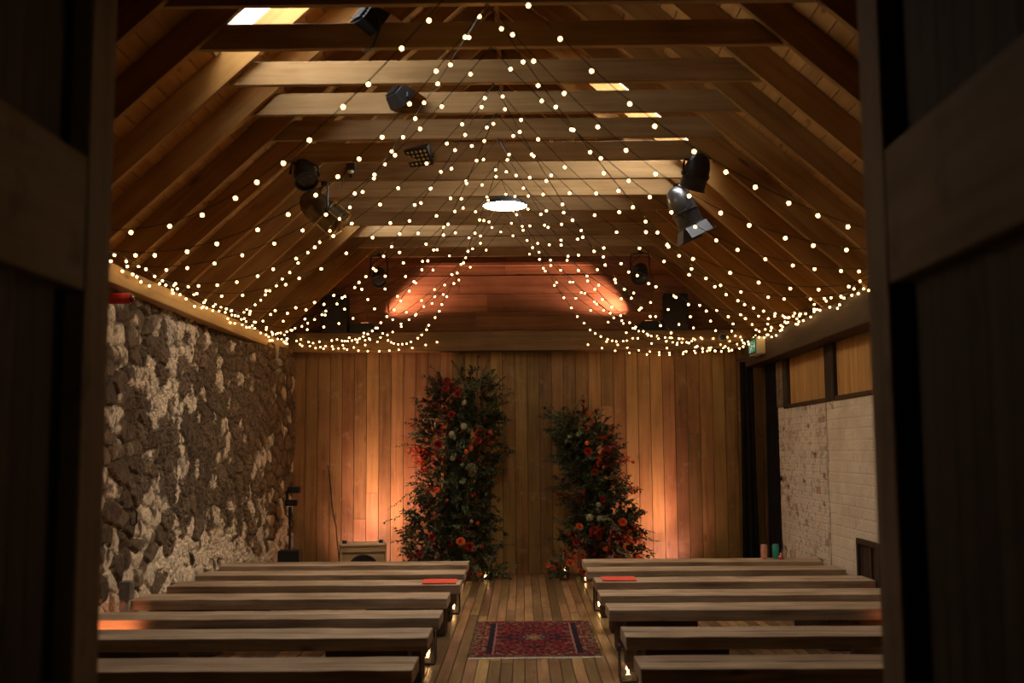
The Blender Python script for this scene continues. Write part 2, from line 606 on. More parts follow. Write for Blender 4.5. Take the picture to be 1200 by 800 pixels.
mb.box(-3.2, 3.0, BACK - .22, BACK - .004, 2.905, 3.155)
o = st('trim_tie_beam', mb, M['tie'], bevel=.006)
tag(o, 'long horizontal tie beam across the end wall')
mb = MB()
mb.box(-1.9, 1.6, BACK - .05, BACK - .001, 4.06, 4.105)
o = st('trim_gable_batten', mb, M['gable_boards'], bevel=.004)

# ------------------------------------------------------------------ floor
mb = MB()
x = -3.4
while x < 3.4:
    w = .0895
    y = 3.3 + random.uniform(-1.5, 0)
    while y < BACK + .05:
        L_ = random.uniform(1.1, 3.4)
        a, b = max(y, 3.2), min(y + L_, BACK + .05)
        if b > a + .02:
            t = random.uniform(-.0015, .0015)
            mb.box(x + .003, x + w - .003, a + .0015, b - .0015, -.03, t - .0015)
        y += L_
    x += w
o = st('floor', mb, M['floor'])
tag(o, 'worn brown floorboards running down the aisle')
mb = MB()
mb.box(-4, 4, -3, BACK + .6, -.12, -.031)
mb.box(-4, -3.545, 3.2, BACK + .6, -.031, .4); mb.box(3.415, 4, 3.2, BACK + .6, -.031, .4); mb.box(-3.545, 3.415, BACK + .29, BACK + .6, -.031, .4)  # unseen skirts added round the walls to stop sky light leaking in
st('floor_slab', mb, M['underlay'])

# ------------------------------------------------------------------ stone wall (left)
def vnoise(u, v, seed):
    r = np.random.default_rng(seed)
    g = r.random((64, 64))
    iu = np.floor(u).astype(int); iv = np.floor(v).astype(int)
    fu = u - iu; fv = v - iv
    fu = fu * fu * (3 - 2 * fu); fv = fv * fv * (3 - 2 * fv)
    G = lambda a, b: g[a % 64, b % 64]
    return (G(iu, iv) * (1 - fu) + G(iu + 1, iv) * fu) * (1 - fv) + (G(iu, iv + 1) * (1 - fu) + G(iu + 1, iv + 1) * fu) * fv
def fbm(u, v, seed, o=4):
    s = 0; a = .5; t = 0
    for k in range(o):
        s = s + a * vnoise(u * 2 ** k, v * 2 ** k, seed + k); t += a; a *= .5
    return s / t
def worley(u, v, seed):
    r = np.random.default_rng(seed)
    jx = r.random((97, 97)); jy = r.random((97, 97)); id_ = r.random((97, 97)); id2 = r.random((97, 97))
    iu = np.floor(u).astype(int); iv = np.floor(v).astype(int)
    f1 = np.full(u.shape, 9.); f2 = np.full(u.shape, 9.); c = np.zeros(u.shape); c2 = np.zeros(u.shape)
    for a in (-1, 0, 1):
        for b in (-1, 0, 1):
            A = (iu + a) % 97; B = (iv + b) % 97
            d = np.hypot(iu + a + jx[A, B] - u, iv + b + jy[A, B] - v)
            m = d < f1
            f2 = np.where(m, f1, np.minimum(f2, d))
            c = np.where(m, id_[A, B], c); c2 = np.where(m, id2[A, B], c2)
            f1 = np.where(m, d, f1)
    return f1, f2, c, c2
def sstep(a, b, x):
    t = np.clip((x - a) / (b - a), 0, 1)
    return t * t * (3 - 2 * t)
def grid_wall(name, mat, U, V, pos, colr, back):
    """pos(U,V)->xyz arrays; adds a flat rear sheet so that the wall is solid"""
    nu, nv = U.shape
    X, Y, Z = pos
    co = np.stack([X, Y, Z], -1).reshape(-1, 3)
    idx = np.arange(nu * nv).reshape(nu, nv)
    q = np.stack([idx[:-1, :-1], idx[1:, :-1], idx[1:, 1:], idx[:-1, 1:]], -1).reshape(-1, 4)
    co2 = co.copy(); co2[:, 0] = back
    bi = nu * nv
    ring = [idx[i, 0] for i in range(nu)] + [idx[-1, j] for j in range(1, nv)] + [idx[i, -1] for i in range(nu - 2, -1, -1)] + [idx[0, j] for j in range(nv - 2, 0, -1)]
    rv = co2[ring]
    nR = len(ring)
    faces = q.tolist() + [(int(ring[i]), int(ring[(i + 1) % nR]), bi + (i + 1) % nR, bi + i) for i in range(nR)] + [tuple(bi + i for i in range(nR))]
    me = bpy.data.meshes.new(name)
    me.from_pydata(np.vstack([co, rv]).tolist(), [], faces)
    bm = bmesh.new(); bm.from_mesh(me); bmesh.ops.recalc_face_normals(bm, faces=bm.faces); bm.to_mesh(me); bm.free()
    ca = me.color_attributes.new('Col', 'FLOAT_COLOR', 'POINT')
    c4 = np.ones((len(co) + nR, 4)); c4[:len(co), :3] = colr.reshape(-1, 3); c4[len(co):, :3] = .1
    ca.data.foreach_set('color', c4.ravel())
    me.materials.append(mat)
    o = bpy.data.objects.new(name, me); COL.objects.link(o)
    o['kind'] = 'structure'
    return o

ys = np.arange(6.6, BACK + .03, .016)
zs = np.arange(0, 2.93, .0155)
U, V = np.meshgrid(ys, zs, indexing='ij')
wu = U + .16 * (fbm(U * 2.2, V * 2.2, 3) - .5); wv = V + .13 * (fbm(U * 2.5, V * 2.5, 9) - .5)
wu = wu + .05 * (fbm(U * 11, V * 11, 31) - .5); wv = wv + .05 * (fbm(U * 11, V * 11, 33) - .5)
f1, f2, cid, cid2 = worley(wu / .25, wv / .165, 5)
g1, g2, did, did2 = worley(wu / .095 + 7, wv / .065, 15)
edge = sstep(.02, .28, f2 - f1); edge2 = sstep(.02, .3, g2 - g1)
cov = fbm(U * .9 + 4, V * 1.4, 41, 3)                     # where limewash still covers
small = sstep(.44, .56, fbm(U * 1.3 + 9, V * 1.3, 51, 3))  # rubble of small stones
bulge = edge * (.018 + .028 * cid) * (1 - .4 * small) + small * edge2 * .016
rel = bulge + .016 * (fbm(U * 9, V * 9, 61) - .5) + .06 * (fbm(U * .8, V * .8, 71) - .5)
fine = fbm(U * 24, V * 24, 81, 3)
rel = rel + .007 * (fine - .5)
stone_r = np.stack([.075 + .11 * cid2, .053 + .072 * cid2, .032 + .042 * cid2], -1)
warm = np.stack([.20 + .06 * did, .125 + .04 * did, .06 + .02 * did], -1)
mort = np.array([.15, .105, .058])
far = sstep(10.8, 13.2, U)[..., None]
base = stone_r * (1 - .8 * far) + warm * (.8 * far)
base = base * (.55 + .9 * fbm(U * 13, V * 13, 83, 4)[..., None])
crev = sstep(.12, .0, f2 - f1)[..., None]  # crevice shade between the stones, put into the colour
base = base * (1 - .7 * crev)
jo = (1 - edge * (1 - .6 * small * (1 - edge2)))[..., None]
base = base * (1 - jo) + mort * jo * (.45 + .5 * fine[..., None])
# limewash: some stone faces keep it, and the lower wall keeps more
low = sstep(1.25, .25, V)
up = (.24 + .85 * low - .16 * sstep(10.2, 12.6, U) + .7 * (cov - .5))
vs_ = sstep(.10, .05, np.abs(U - 10.15 - .06 * np.sin(V * 5)) + .10 * (fine - .5)) * sstep(2.05, 1.8, V)
up = up + .9 * vs_
keep = sstep(-.07, .07, up * .72 - cid + .9 * (fbm(U * 7, V * 6, 95, 4) - .5))
keep = keep * (.25 + .75 * sstep(.0, .16, f2 - f1 + .5 * (fine - .5) + .35 * low))
chip = sstep(.30, .40, fbm(U * 6, V * 6, 91, 4) + .12 * low)
keep = (keep * chip)[..., None]
lime = np.stack([.60 + .12 * fine, .49 + .10 * fine, .335 + .08 * fine], -1) * (.72 + .56 * fbm(U * 9, V * 9, 85, 4)[..., None])
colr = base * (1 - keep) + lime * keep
# two pale mortar smears under the wall plate
for (yc, z0, z1, w) in [(9.72, 2.52, 2.87, .08), (13.55, 2.52, 2.86, .09)]:
    m_ = (sstep(1.15, .85, np.abs(U - yc - .25 * (2.7 - V)) / w) * sstep(z0, z0 + .12, V))[..., None]
    colr = colr * (1 - m_) + np.array([.42, .36, .29]) * m_
Xw = -3.20 + .16 * sstep(11.0, 14.2, U) + rel
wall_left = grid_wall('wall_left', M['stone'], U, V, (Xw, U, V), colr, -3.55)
tag(wall_left, 'rough rubble stone wall with flaking limewash on the left')
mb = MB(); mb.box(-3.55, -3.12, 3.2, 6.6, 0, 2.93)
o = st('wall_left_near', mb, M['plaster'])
mb = MB(); mb.box(-3.55, -3.3, 3.2, BACK, 2.93, 3.1)
o = st('wall_left_head', mb, M['underlay'])

# ------------------------------------------------------------------ brick wall (right)
ys = np.arange(6.6, 13.47, .0145)
zs = np.arange(0, 2.101, .0125)
U, V = np.meshgrid(ys, zs, indexing='ij')
JY = 11.28
near = U < JY
bh = np.where(near, .105, .075); bl = np.where(near, .40, .225)
row = np.floor(V / bh)
off = np.where(row % 2 == 0, 0, .5)
bu = U / bl + off
colm = np.floor(bu)
fu = bu - colm; fv = V / bh - row
hsh = np.modf(np.abs(np.sin(row * 12.9898 + colm * 78.233 + near * 3.1) * 43758.5453))[0]
hs2 = np.modf(np.abs(np.sin(row * 39.346 + colm * 11.135) * 23421.631))[0]
du = np.minimum(fu, 1 - fu) * bl; dv = np.minimum(fv, 1 - fv) * bh
wob = .006 * (fbm(U * 20, V * 20, 7, 3) - .5)
mj = sstep(.011, .003, np.minimum(du, dv) + wob)
pn = fbm(U * 5, V * 5, 17, 4); pf = fbm(U * 16, V * 16, 27, 4)
col_ = np.stack([.66 + .16 * (pn - .5), .58 + .16 * (pn - .5), .455 + .14 * (pn - .5)], -1)
dirt = sstep(.5, .75, fbm(U * 2.1, V * 3, 37, 4))[..., None] * .32
col_ = col_ * (1 - dirt) + np.array([.40, .31, .21]) * dirt
# bare bricks where the paint has gone, and holes
bare = np.where(near, hsh > .985, hsh > .89) & (pf + .3 * hs2 > .5)
spall = (~near) & (fbm(U * 22, V * 20, 29, 4) > .62)
hole = (~near) & (hsh > .86) & (hs2 > .35) & (np.hypot((fu - .5) * 1.6, fv - .5) < .32 + .5 * (pf - .4))
hole |= (near) & (hsh > .96) & (hs2 > .7) & (np.hypot((fu - .5) * 5, fv - .5) < .3 + .3 * (pf - .5))
br = np.stack([.30 + .12 * hs2, .135 + .05 * hs2, .085 + .03 * hs2], -1)
pb = (np.where(bare, .7, 0) * sstep(.42, .56, pf + .1))[..., None]
col_ = col_ * (1 - pb) + br * pb
sp = (spall * .55)[..., None]
col_ = col_ * (1 - sp) + np.array([.27, .19, .12]) * sp
hb = hole[..., None] * .92
col_ = col_ * (1 - hb) + np.array([.035, .028, .02]) * hb
mk = (mj * np.where(near, .10, .22) * (.3 + 1.2 * pn))[..., None]
col_ = col_ * (1 - mk) + np.array([.36, .30, .22]) * mk
jt = sstep(.022, .010, np.abs(U - JY + .008 * np.sin(V * 9) + .01 * (pn - .5)))
col_ = col_ * (1 - jt[..., None] * .9) + np.array([.05, .04, .03]) * jt[..., None] * .9
reld = -.0035 * mj * (.3 + 1.2 * pn) - .03 * hole - .008 * bare - .006 * spall - .03 * jt + .004 * (pf - .5) - np.where(near, .0, .0) + .012 * (fbm(U * 1.2, V * 1.2, 47, 3) - .5)
wall_right = grid_wall('wall_right', M['brick'], U, V, (3.12 - reld, U, V), col_, 3.42)
tag(wall_right, 'white painted brick wall with chipped patches on the right')
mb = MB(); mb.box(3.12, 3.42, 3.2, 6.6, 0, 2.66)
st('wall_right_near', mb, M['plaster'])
# masonry pier at the end of the openings, and wall behind the curtain
mb = MB(); mb.box(3.11, 3.42, 13.05, 13.47, 2.101, 2.66)
st('wall_right_pier', mb, plain('pier_brick', (.22, .16, .1), .9, 0, .3, .5, 14), bevel=.01)
mb = MB(); mb.box(3.34, 3.45, 13.4, BACK + .1, 0, 2.7)
st('wall_right_recess', mb, plain('recess_boards', (.13, .1, .055), .8, 0, .3, .4, 9))
mb = MB(); mb.box(3.36, 3.42, 3.2, BACK + .1, 2.66, 2.96)
st('wall_right_head', mb, M['underlay'])

# boarded openings under the wall plate
def boarded(n, y0, y1, lab):
    r = empty('window_%d' % n, (3.2, (y0 + y1) / 2, 2.12), lab, kind='structure')
    mb = MB()
    y = y0
    while y < y1 - .01:
        w = min(.088, y1 - y)
        mb.box(-.065 + random.uniform(0, .004), .0, y + .0015 - (y0 + y1) / 2, y + w - .0015 - (y0 + y1) / 2, 0, .56)
        y += w
    mb.build('board_panel', M['panel'], r)
    mb = MB()
    mb.box(-.095, .06, y0 - .02 - (y0 + y1) / 2, y1 + .02 - (y0 + y1) / 2, -.045, 0)
    mb.build('window_sill', M['plate_r'], r, bevel=.005)
    mb = MB()
    mb.box(.0, .2, y0 - (y0 + y1) / 2, y1 - (y0 + y1) / 2, 0, .56)
    mb.build('backing', M['underlay'], r)
boarded(4, 11.24, 12.82, 'far opening in the right wall, closed with pale vertical boards')
boarded(5, 6.7, 10.90, 'near opening in the right wall, closed with brown vertical boards')
mb = MB(); mb.box(3.10, 3.40, 10.90, 11.24, 2.08, 2.655)
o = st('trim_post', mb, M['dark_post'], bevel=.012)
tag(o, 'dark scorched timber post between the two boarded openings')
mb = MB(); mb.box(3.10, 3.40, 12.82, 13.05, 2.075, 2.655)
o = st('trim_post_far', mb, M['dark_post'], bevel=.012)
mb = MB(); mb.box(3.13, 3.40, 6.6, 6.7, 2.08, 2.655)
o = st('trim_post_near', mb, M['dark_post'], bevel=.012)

# hatch low in the right wall
r = empty('wall_hatch', (3.1, 9.85, .2), 'dark brown wooden hatch low on the white brick wall', 'hatch')
mb = MB(); mb.box(-.015, .012, -.36, .36, .02, .55)
mb.build('hatch_panel', M['dark_post'], r)
mb = MB()
for (a, b, c, d) in [(-.40, -.35, 0, .58), (.35, .40, 0, .58), (-.35, .35, .53, .58), (-.35, .35, 0, .05), (-.03, .03, .05, .53)]:
    mb.box(-.035, -.012, a, b, c, d)
mb.build('hatch_frame', M['plate_r'], r, bevel=.003)

# ------------------------------------------------------------------ front wall, light-blocking enclosure, doors
mb = MB()
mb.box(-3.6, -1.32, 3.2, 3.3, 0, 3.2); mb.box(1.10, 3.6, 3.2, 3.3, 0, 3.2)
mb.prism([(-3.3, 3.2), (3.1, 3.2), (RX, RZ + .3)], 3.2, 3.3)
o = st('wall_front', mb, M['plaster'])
mb = MB()  # unseen enclosure round the camera, added to keep sky light out of the doorway
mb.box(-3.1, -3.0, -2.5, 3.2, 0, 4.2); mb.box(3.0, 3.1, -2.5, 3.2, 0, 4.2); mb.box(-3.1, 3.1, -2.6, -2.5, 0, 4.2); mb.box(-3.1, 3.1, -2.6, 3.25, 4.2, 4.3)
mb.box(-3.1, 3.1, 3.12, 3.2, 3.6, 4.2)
o = st('wall_light_block', mb, M['plaster'])
mb = MB(); mb.box(-3.1, 3.1, -2.6, 3.3, -.03, -.002)  # floor of the added enclosure
o = st('floor_light_block', mb, M['door_back'])

def barn_door(n, xin, sg, lab):
    """xin: plane of the face towards the aisle; sg: +1 when the body lies at larger x"""
    r = empty('door_%d' % n, (xin, 3.14, 0), lab, kind='structure')
    y0, y1, top = -1.25, 0.0, 3.42
    def bx(mb, a, b, c, d, e, f):
        x0, x1 = sorted((sg * a, sg * b))
        mb.box(x0, x1, c, d, e, f)
    for (c, d) in [(-.18, 0), (y0, y0 + .18)]:
        mb = MB(); bx(mb, 0, .065, c, d, .02, top)
        mb.build('stile', M['door'], r, bevel=.006)
    for (e, f) in [(2.045, 2.42), (.02, .3), (top - .25, top)]:
        mb = MB(); bx(mb, .002, .063, y0 + .18, -.18, e, f)
        mb.build('rail', M['door_rail'], r, bevel=.006)
    mb = MB()
    y = -.31
    while y > y0 + .1:
        bx(mb, .028, .05, y - .104, y, .3, top - .2)
        y -= .108
    mb.build('plank_panel', M['door_plank'], r)
    mb = MB(); bx(mb, .055, .062, y0 + .1, -.1, .1, top - .1)
    mb.build('backing_board', M['door_back'], r)
    mb = MB()
    for z in (.5, 2.23, 3.1):
        bx(mb, .066, .075, -.5, .01, z - .03, z + .03)
    mb.build('strap_hinge', M['iron'], r)
barn_door(1, -1.2, -1, 'tall framed plank door standing open on the left of the doorway')
barn_door(2, 1.0, 1, 'tall framed plank door standing open on the right of the doorway')

# ------------------------------------------------------------------ benches
BL = [11.28, 10.43, 9.61, 8.73, 7.72, 6.92, 5.91]
BR = [11.42, 10.62, 9.73, 8.83, 8.04, 6.91, 5.91]
def seat_mesh(x0, x1, y0, dep, seed):
    r = random.Random(seed)
    mb = MB()
    nseg = 14
    for (a, b) in [(0, dep * .5 - .003), (dep * .5 + .003, dep)]:
        rows = []
        for i in range(nseg + 1):
            t = i / nseg
            x = x0 + (x1 - x0) * t
            j0 = r.uniform(-.006, .006); j1 = r.uniform(-.004, .004); jz = r.uniform(-.002, .002)
            rows.append([(x, a + j0, .37), (x, b + j1, .37), (x, b + j1, .45 + jz), (x, a + j0, .45 + jz)])
        vs = [p for q in rows for p in q]
        fs = [(3, 2, 1, 0), tuple(nseg * 4 + k for k in range(4))]
        for i in range(nseg):
            for k in range(4):
                k2 = (k + 1) % 4
                fs.append((i * 4 + k, i * 4 + k2, (i + 1) * 4 + k2, (i + 1) * 4 + k))
        mb.add(vs, fs)
    return mb
FROM = ['nearest the plank wall', 'second from the plank wall', 'third from the plank wall', 'fourth from the plank wall', 'fifth from the plank wall', 'second from the camera', 'nearest the camera']
def bench(x0, x1, y, side, k):
    xc = (x0 + x1) / 2
    extra = {('left', 2): ', under a red booklet', ('right', 2): ', under a red booklet', ('right', 0): ', carrying drink cans'}.get((side, k), '')
    r = empty('bench', (xc, y, 0), 'timber bench in the %s block, %s%s' % (side, FROM[k], extra), 'bench', 'benches in the %s block' % side)
    seat_mesh(x0 - xc, x1 - xc, 0, .39, hash((k, len(side)))  % 1000).build('seat', M['bench'], r, bevel=.006)
    inn, outn = (x1, x0) if side == 'left' else (x0, x1)
    sg = -1 if side == 'left' else 1
    for base in (inn + sg * .13, outn - sg * .65):
        a, b = sorted((base, base + sg * .52))
        mb = MB(); mb.box(a - xc, b - xc, .07, .32, 0, .369)
        mb.build('leg', M['bench_leg'], r, bevel=.01)
for k in range(7):
    bench(-3.10 + (.0 if k < 4 else .03), [-.575, -.562, -.555, -.605, -.59, -.60, -.595][k], BL[k], 'left', k)
for k in range(7):
    bench([.618, .612, .63, .605, .612, .627, .613][k], 3.075, BR[k], 'right', k)

# booklets
def booklet(x, y, rz, lab):
    r = empty('booklet', (x, y, .4535), lab, 'booklet', 'red booklets on the benches', rot=(0, 0, rz))
    mb = MB(); mb.box(-.15, .15, -.15, .15, 0, .003)
    mb.build('back_cover', M['booklet'], r)
    mb = MB(); mb.box(-.146, .146, -.146, .146, .0031, .006)
    mb.build('pages', M['cream'], r)
    mb = MB(); mb.box(-.15, .15, -.15, .15, .0061, .0085)
    mb.build('front_cover', M['booklet'], r)
booklet(-.745, 9.805, .03, 'red booklet lying on the third bench of the left block')
booklet(.845, 9.925, -.02, 'red booklet lying on the third bench of the right block')

# drink cans and glasses on the far right bench
def can(x, y, mat, lab, h=.150, rr=.034):
    r = empty('drink_can', (x, y, .4525), lab, 'drink can')
    mb = MB(); mb.lathe([(rr * .8, 0), (rr, .008), (rr, h - .016), (rr * .82, h - .003)], 20)
    mb.build('can_body', mat, r, smooth=True)
    mb = MB(); mb.lathe([(rr * .82, h - .0029), (rr * .82, h), (rr * .7, h), (rr * .7, h - .002)], 20)
    mb.build('can_lid', M['steel'], r, smooth=True)
p = [at_y(px, 650, 11.70) for px in (895.5, 909.5, 912, 919, 927)]
can(p[0].x, 11.70, M['pink'], 'tall pink drink can on the far right bench')
can(p[1].x, 11.72, M['teal'], 'tall teal green drink can on the far right bench')
r = empty('small_bottle', (p[2].x + .005, 11.60, .4525), 'small red bottle in front of the teal can', 'bottle')
mb = MB(); mb.lathe([(.026, 0), (.028, .006), (.027, .03), (.01, .048), (.009, .056)], 16)
mb.build('bottle_body', M['rose'], r, smooth=True)
mb = MB(); mb.lathe([(.011, .0561), (.011, .066)], 12)
mb.build('bottle_cap', M['cream'], r, smooth=True)
for q, lab in ((3, 'clear tumbler on the far right bench beside the teal can'), (4, 'clear tumbler on the far right bench nearest the brick wall')):
    mb = MB(); mb.lathe([(.024, 0), (.030, .09), (.0285, .09), (.0225, .005)], 18)
    o = mb.build('tumbler', M['glass'], smooth=True, loc=(p[q].x + (.02 if q == 4 else 0), 11.70, .4525))
    tag(o, lab, 'glass', 'tumblers on the far right bench')

# ------------------------------------------------------------------ rug
nx, ny = 132, 228
RX0, RX1, RY0, RY1 = -.44, .60, 8.66, 10.44
uu = (np.arange(nx) + .5) / nx; vv = (np.arange(ny) + .5) / ny
A, B = np.meshgrid(uu, vv, indexing='ij')
W_, H_ = RX1 - RX0, RY1 - RY0
sx = np.abs(A - .5) * W_; sy = np.abs(B - .5) * H_
ex = W_ / 2 - sx; ey = H_ / 2 - sy
dd = np.minimum(ex, ey)
red = np.array([.20, .014, .022]); navy = np.array([.02, .015, .022]); crm = np.array([.30, .20, .10]); rst = np.array([.24, .055, .03]); dk = np.array([.07, .01, .014])
c = np.zeros((nx, ny, 3)) + red
pat = fbm(sx * 34, sy * 24, 5, 2); pat2 = fbm(sx * 46 + 5, sy * 34, 8, 2)
def put(mask, col):
    c[mask] = col
put(pat > .58, dk); put(pat2 > .62, rst); put((pat < .36) & (pat2 > .55), crm * .8); put((pat2 < .33), navy)
# medallion
md = sx / .25 + sy / .42
lob = .10 * np.sin(sx * 60) + .10 * np.sin(sy * 40)
put((md + lob) < 1.0, navy); put((md + lob) < .80, red); put((md + lob) < .62, navy); put(((md + lob) < .5) & (pat2 > .56), crm); put((md + lob) < .3, rst); put((md) < .12, crm)
put((sy < .05) & (sx > .2) & (sx < .3), navy)
cr = (W_ / 2 - .15 - sx) / .16 + (H_ / 2 - .12 - sy) / .26
put((cr < 1) & (dd > .12), navy); put((cr < .8) & (dd > .12) & (pat > .42), crm); put((cr < .5) & (dd > .12), rst)
bx_ = ex < .16; by_ = ey < .12
bd = bx_ | by_
put(bd, navy); put(bd & (pat > .46), dk * 1.8); put(bd & (pat2 > .60), crm); put(bd & (pat2 < .42), red)
put((ex < .18) & (ex > .135) & ~(ey < .10), navy); put((ex < .195) & (ex > .18) & ~(ey < .10), rst + .1)
put((ey < .135) & (ey > .12) & (ex > .15), rst); put(dd < .012, crm * .5)
co = []; fs = []
me = bpy.data.meshes.new('rug')
gx = np.linspace(RX0, RX1, nx + 1); gy = np.linspace(RY0, RY1, ny + 1)
for i in range(nx + 1):
    for j in range(ny + 1):
        s_ = -.035 * (j / ny)
        wv_ = .006 * math.sin(j * .21) * (1 if i in (0, nx) else .3)
        co.append((gx[i] + wv_, gy[j] + .035 * (i / nx), .0115 + .0012 * math.sin(i * .13 + j * .07)))
top_n = len(co)
for i in range(nx):
    for j in range(ny):
        a = i * (ny + 1) + j
        fs.append((a, a + ny + 1, a + ny + 2, a + 1))
ring = [i * (ny + 1) for i in range(nx + 1)] + [nx * (ny + 1) + j for j in range(1, ny + 1)] + [i * (ny + 1) + ny for i in range(nx - 1, -1, -1)] + [j for j in range(ny - 1, 0, -1)]
for i in ring:
    co.append((co[i][0], co[i][1], .002))
nr = len(ring)
for i in range(nr):
    fs.append((ring[i], top_n + i, top_n + (i + 1) % nr, ring[(i + 1) % nr]))
fs.append(tuple(top_n + i for i in range(nr - 1, -1, -1)))
me.from_pydata(co, [], fs)
ca = me.color_attributes.new('Col', 'FLOAT_COLOR', 'CORNER')
cc = np.ones((len(me.loops), 4)) * .1
cc[:, 3] = 1
cc[:nx * ny * 4, :3] = np.repeat(c.reshape(-1, 3), 4, axis=0) * .62
ca.data.foreach_set('color', cc.ravel())
me.materials.append(M['rug'])
rug = bpy.data.objects.new('rug', me); COL.objects.link(rug)
tag(rug, 'red patterned oriental rug lying in the middle of the aisle', 'rug')
for e_ in (0, 1):
    mb = MB()
    for k in range(150):
        x = RX0 + .006 + (W_ - .012) * k / 149
        y = (RY0 if e_ == 0 else RY1) + .035 * k / 149
        d = (-1 if e_ == 0 else 1) * random.uniform(.03, .055)
        dx = random.uniform(-.012, .012)
        mb.add([(x - .003, y, .008), (x + .003, y, .008), (x + .003 + dx, y + d, .003), (x - .003 + dx, y + d, .003), (x - .003, y, .003), (x + .003, y, .003)], [(0, 1, 2, 3), (4, 3, 2, 5), (0, 3, 4), (1, 5, 2)])
    o = mb.build('fringe', M['fringe'], rug)
    if e_ == 0: o['label'] = 'cream fringe of the near end'

# ------------------------------------------------------------------ candle lanterns
def flame_mb():
    mb = MB(); mb.lathe([(.0012, 0), (.005, .006), (.006, .011), (.0034, .02), (.0007, .028)], 10)
    return mb
def lantern(x, y, lab, s=.06, h=.25):
    r = empty('candle_lantern', (x, y, .0005), lab, 'candle lantern', 'candle lanterns along the aisle')
    mb = MB(); mb.box(-s, s, -s, s, 0, .012)
    mb.build('base', M['iron'], r, bevel=.002)
    mb = MB()
    for a in (-1, 1):
        for b in (-1, 1):
            mb.box(a * s - .004, a * s + .004, b * s - .004, b * s + .004, .012, h)
    for a in (-1, 1):
        mb.box(-s, s, a * s - .004, a * s + .004, h - .008, h)
        mb.box(a * s - .004, a * s + .004, -s, s, h - .008, h)
    mb.build('frame', M['iron'], r)
    mb = MB()
    for a in (-1, 1):
        mb.box(-s + .005, s - .005, a * s - .0012, a * s + .0012, .013, h - .01)
        mb.box(a * s - .0012, a * s + .0012, -s + .005, s - .005, .013, h - .01)
    mb.build('glass_pane', M['glass'], r)
    cnd = MB(); cnd.lathe([(.022, .0125), (.022, .045), (.018, .047)], 16)
    cd = cnd.build('candle', M['wax'], r, smooth=True)
    fl = flame_mb().build('flame', M['flame'], cd, smooth=True)
    fl.location = (0, 0, .05)
    return r
lantern(-.70, 11.02, 'candle lantern on the floor at the aisle end of the second left bench')
lantern(-.735, 8.47, 'candle lantern on the floor at the aisle end of the fifth left bench')
lantern(.75, 11.16, 'candle lantern on the floor at the aisle end of the second right bench', .05)
lantern(.72, 7.80, 'candle lantern on the floor beside the near right benches')
def votive(x, y, lab, h=.09):
    r = empty('glass_votive', (x, y, .0005), lab, 'tealight', 'tealights by the flowers')
    mb = MB(); mb.lathe([(.032, 0), (.042, .01), (.044, h), (.041, h), (.038, .012), (.0, .010)], 20, cap1=False)
    mb.build('glass_cup', M['glass'], r, smooth=True)
    cnd = MB(); cnd.lathe([(.019, .0125), (.019, .028), (.016, .03)], 14)
    cd = cnd.build('candle', M['wax'], r, smooth=True)
    fl = flame_mb().build('flame', M['flame'], cd, smooth=True)
    fl.location = (0, 0, .031)
for (px, py, lab) in [(568.5, 679, 'lit tealight in a glass cup in front of the left flowers'), (541, 682, 'lit tealight in a glass cup at the end of the first left bench'), (686, 682, 'lit tealight in a glass cup at the end of the first right bench')]:
    d = ray(px, py); t = -CZ / d.z
    votive(d.x * t, d.y * t, lab)
# tall glass cylinders among the flowers
for (px, Y, lab) in [(572, 13.95, 'tall glass candle holder in the base of the left flowers'), (662, 13.9, 'tall glass candle holder at the foot of the right flowers')]:
    q = at_y(px, 660, Y)
    r = empty('hurricane_glass', (q.x, Y, .0005), lab, 'candle holder')
    mb = MB(); mb.lathe([(.05, 0), (.055, .01), (.055, .30), (.052, .30), (.052, .014), (0, .012)], 22, cap1=False)
    mb.build('glass_cylinder', M['glass'], r, smooth=True)
    cnd = MB(); cnd.lathe([(.03, .0145), (.03, .10), (.026, .104)], 16)
    cd = cnd.build('candle', M['wax'], r, smooth=True)
    fl = flame_mb().build('flame', M['flame'], cd, smooth=True)
    fl.location = (0, 0, .106)

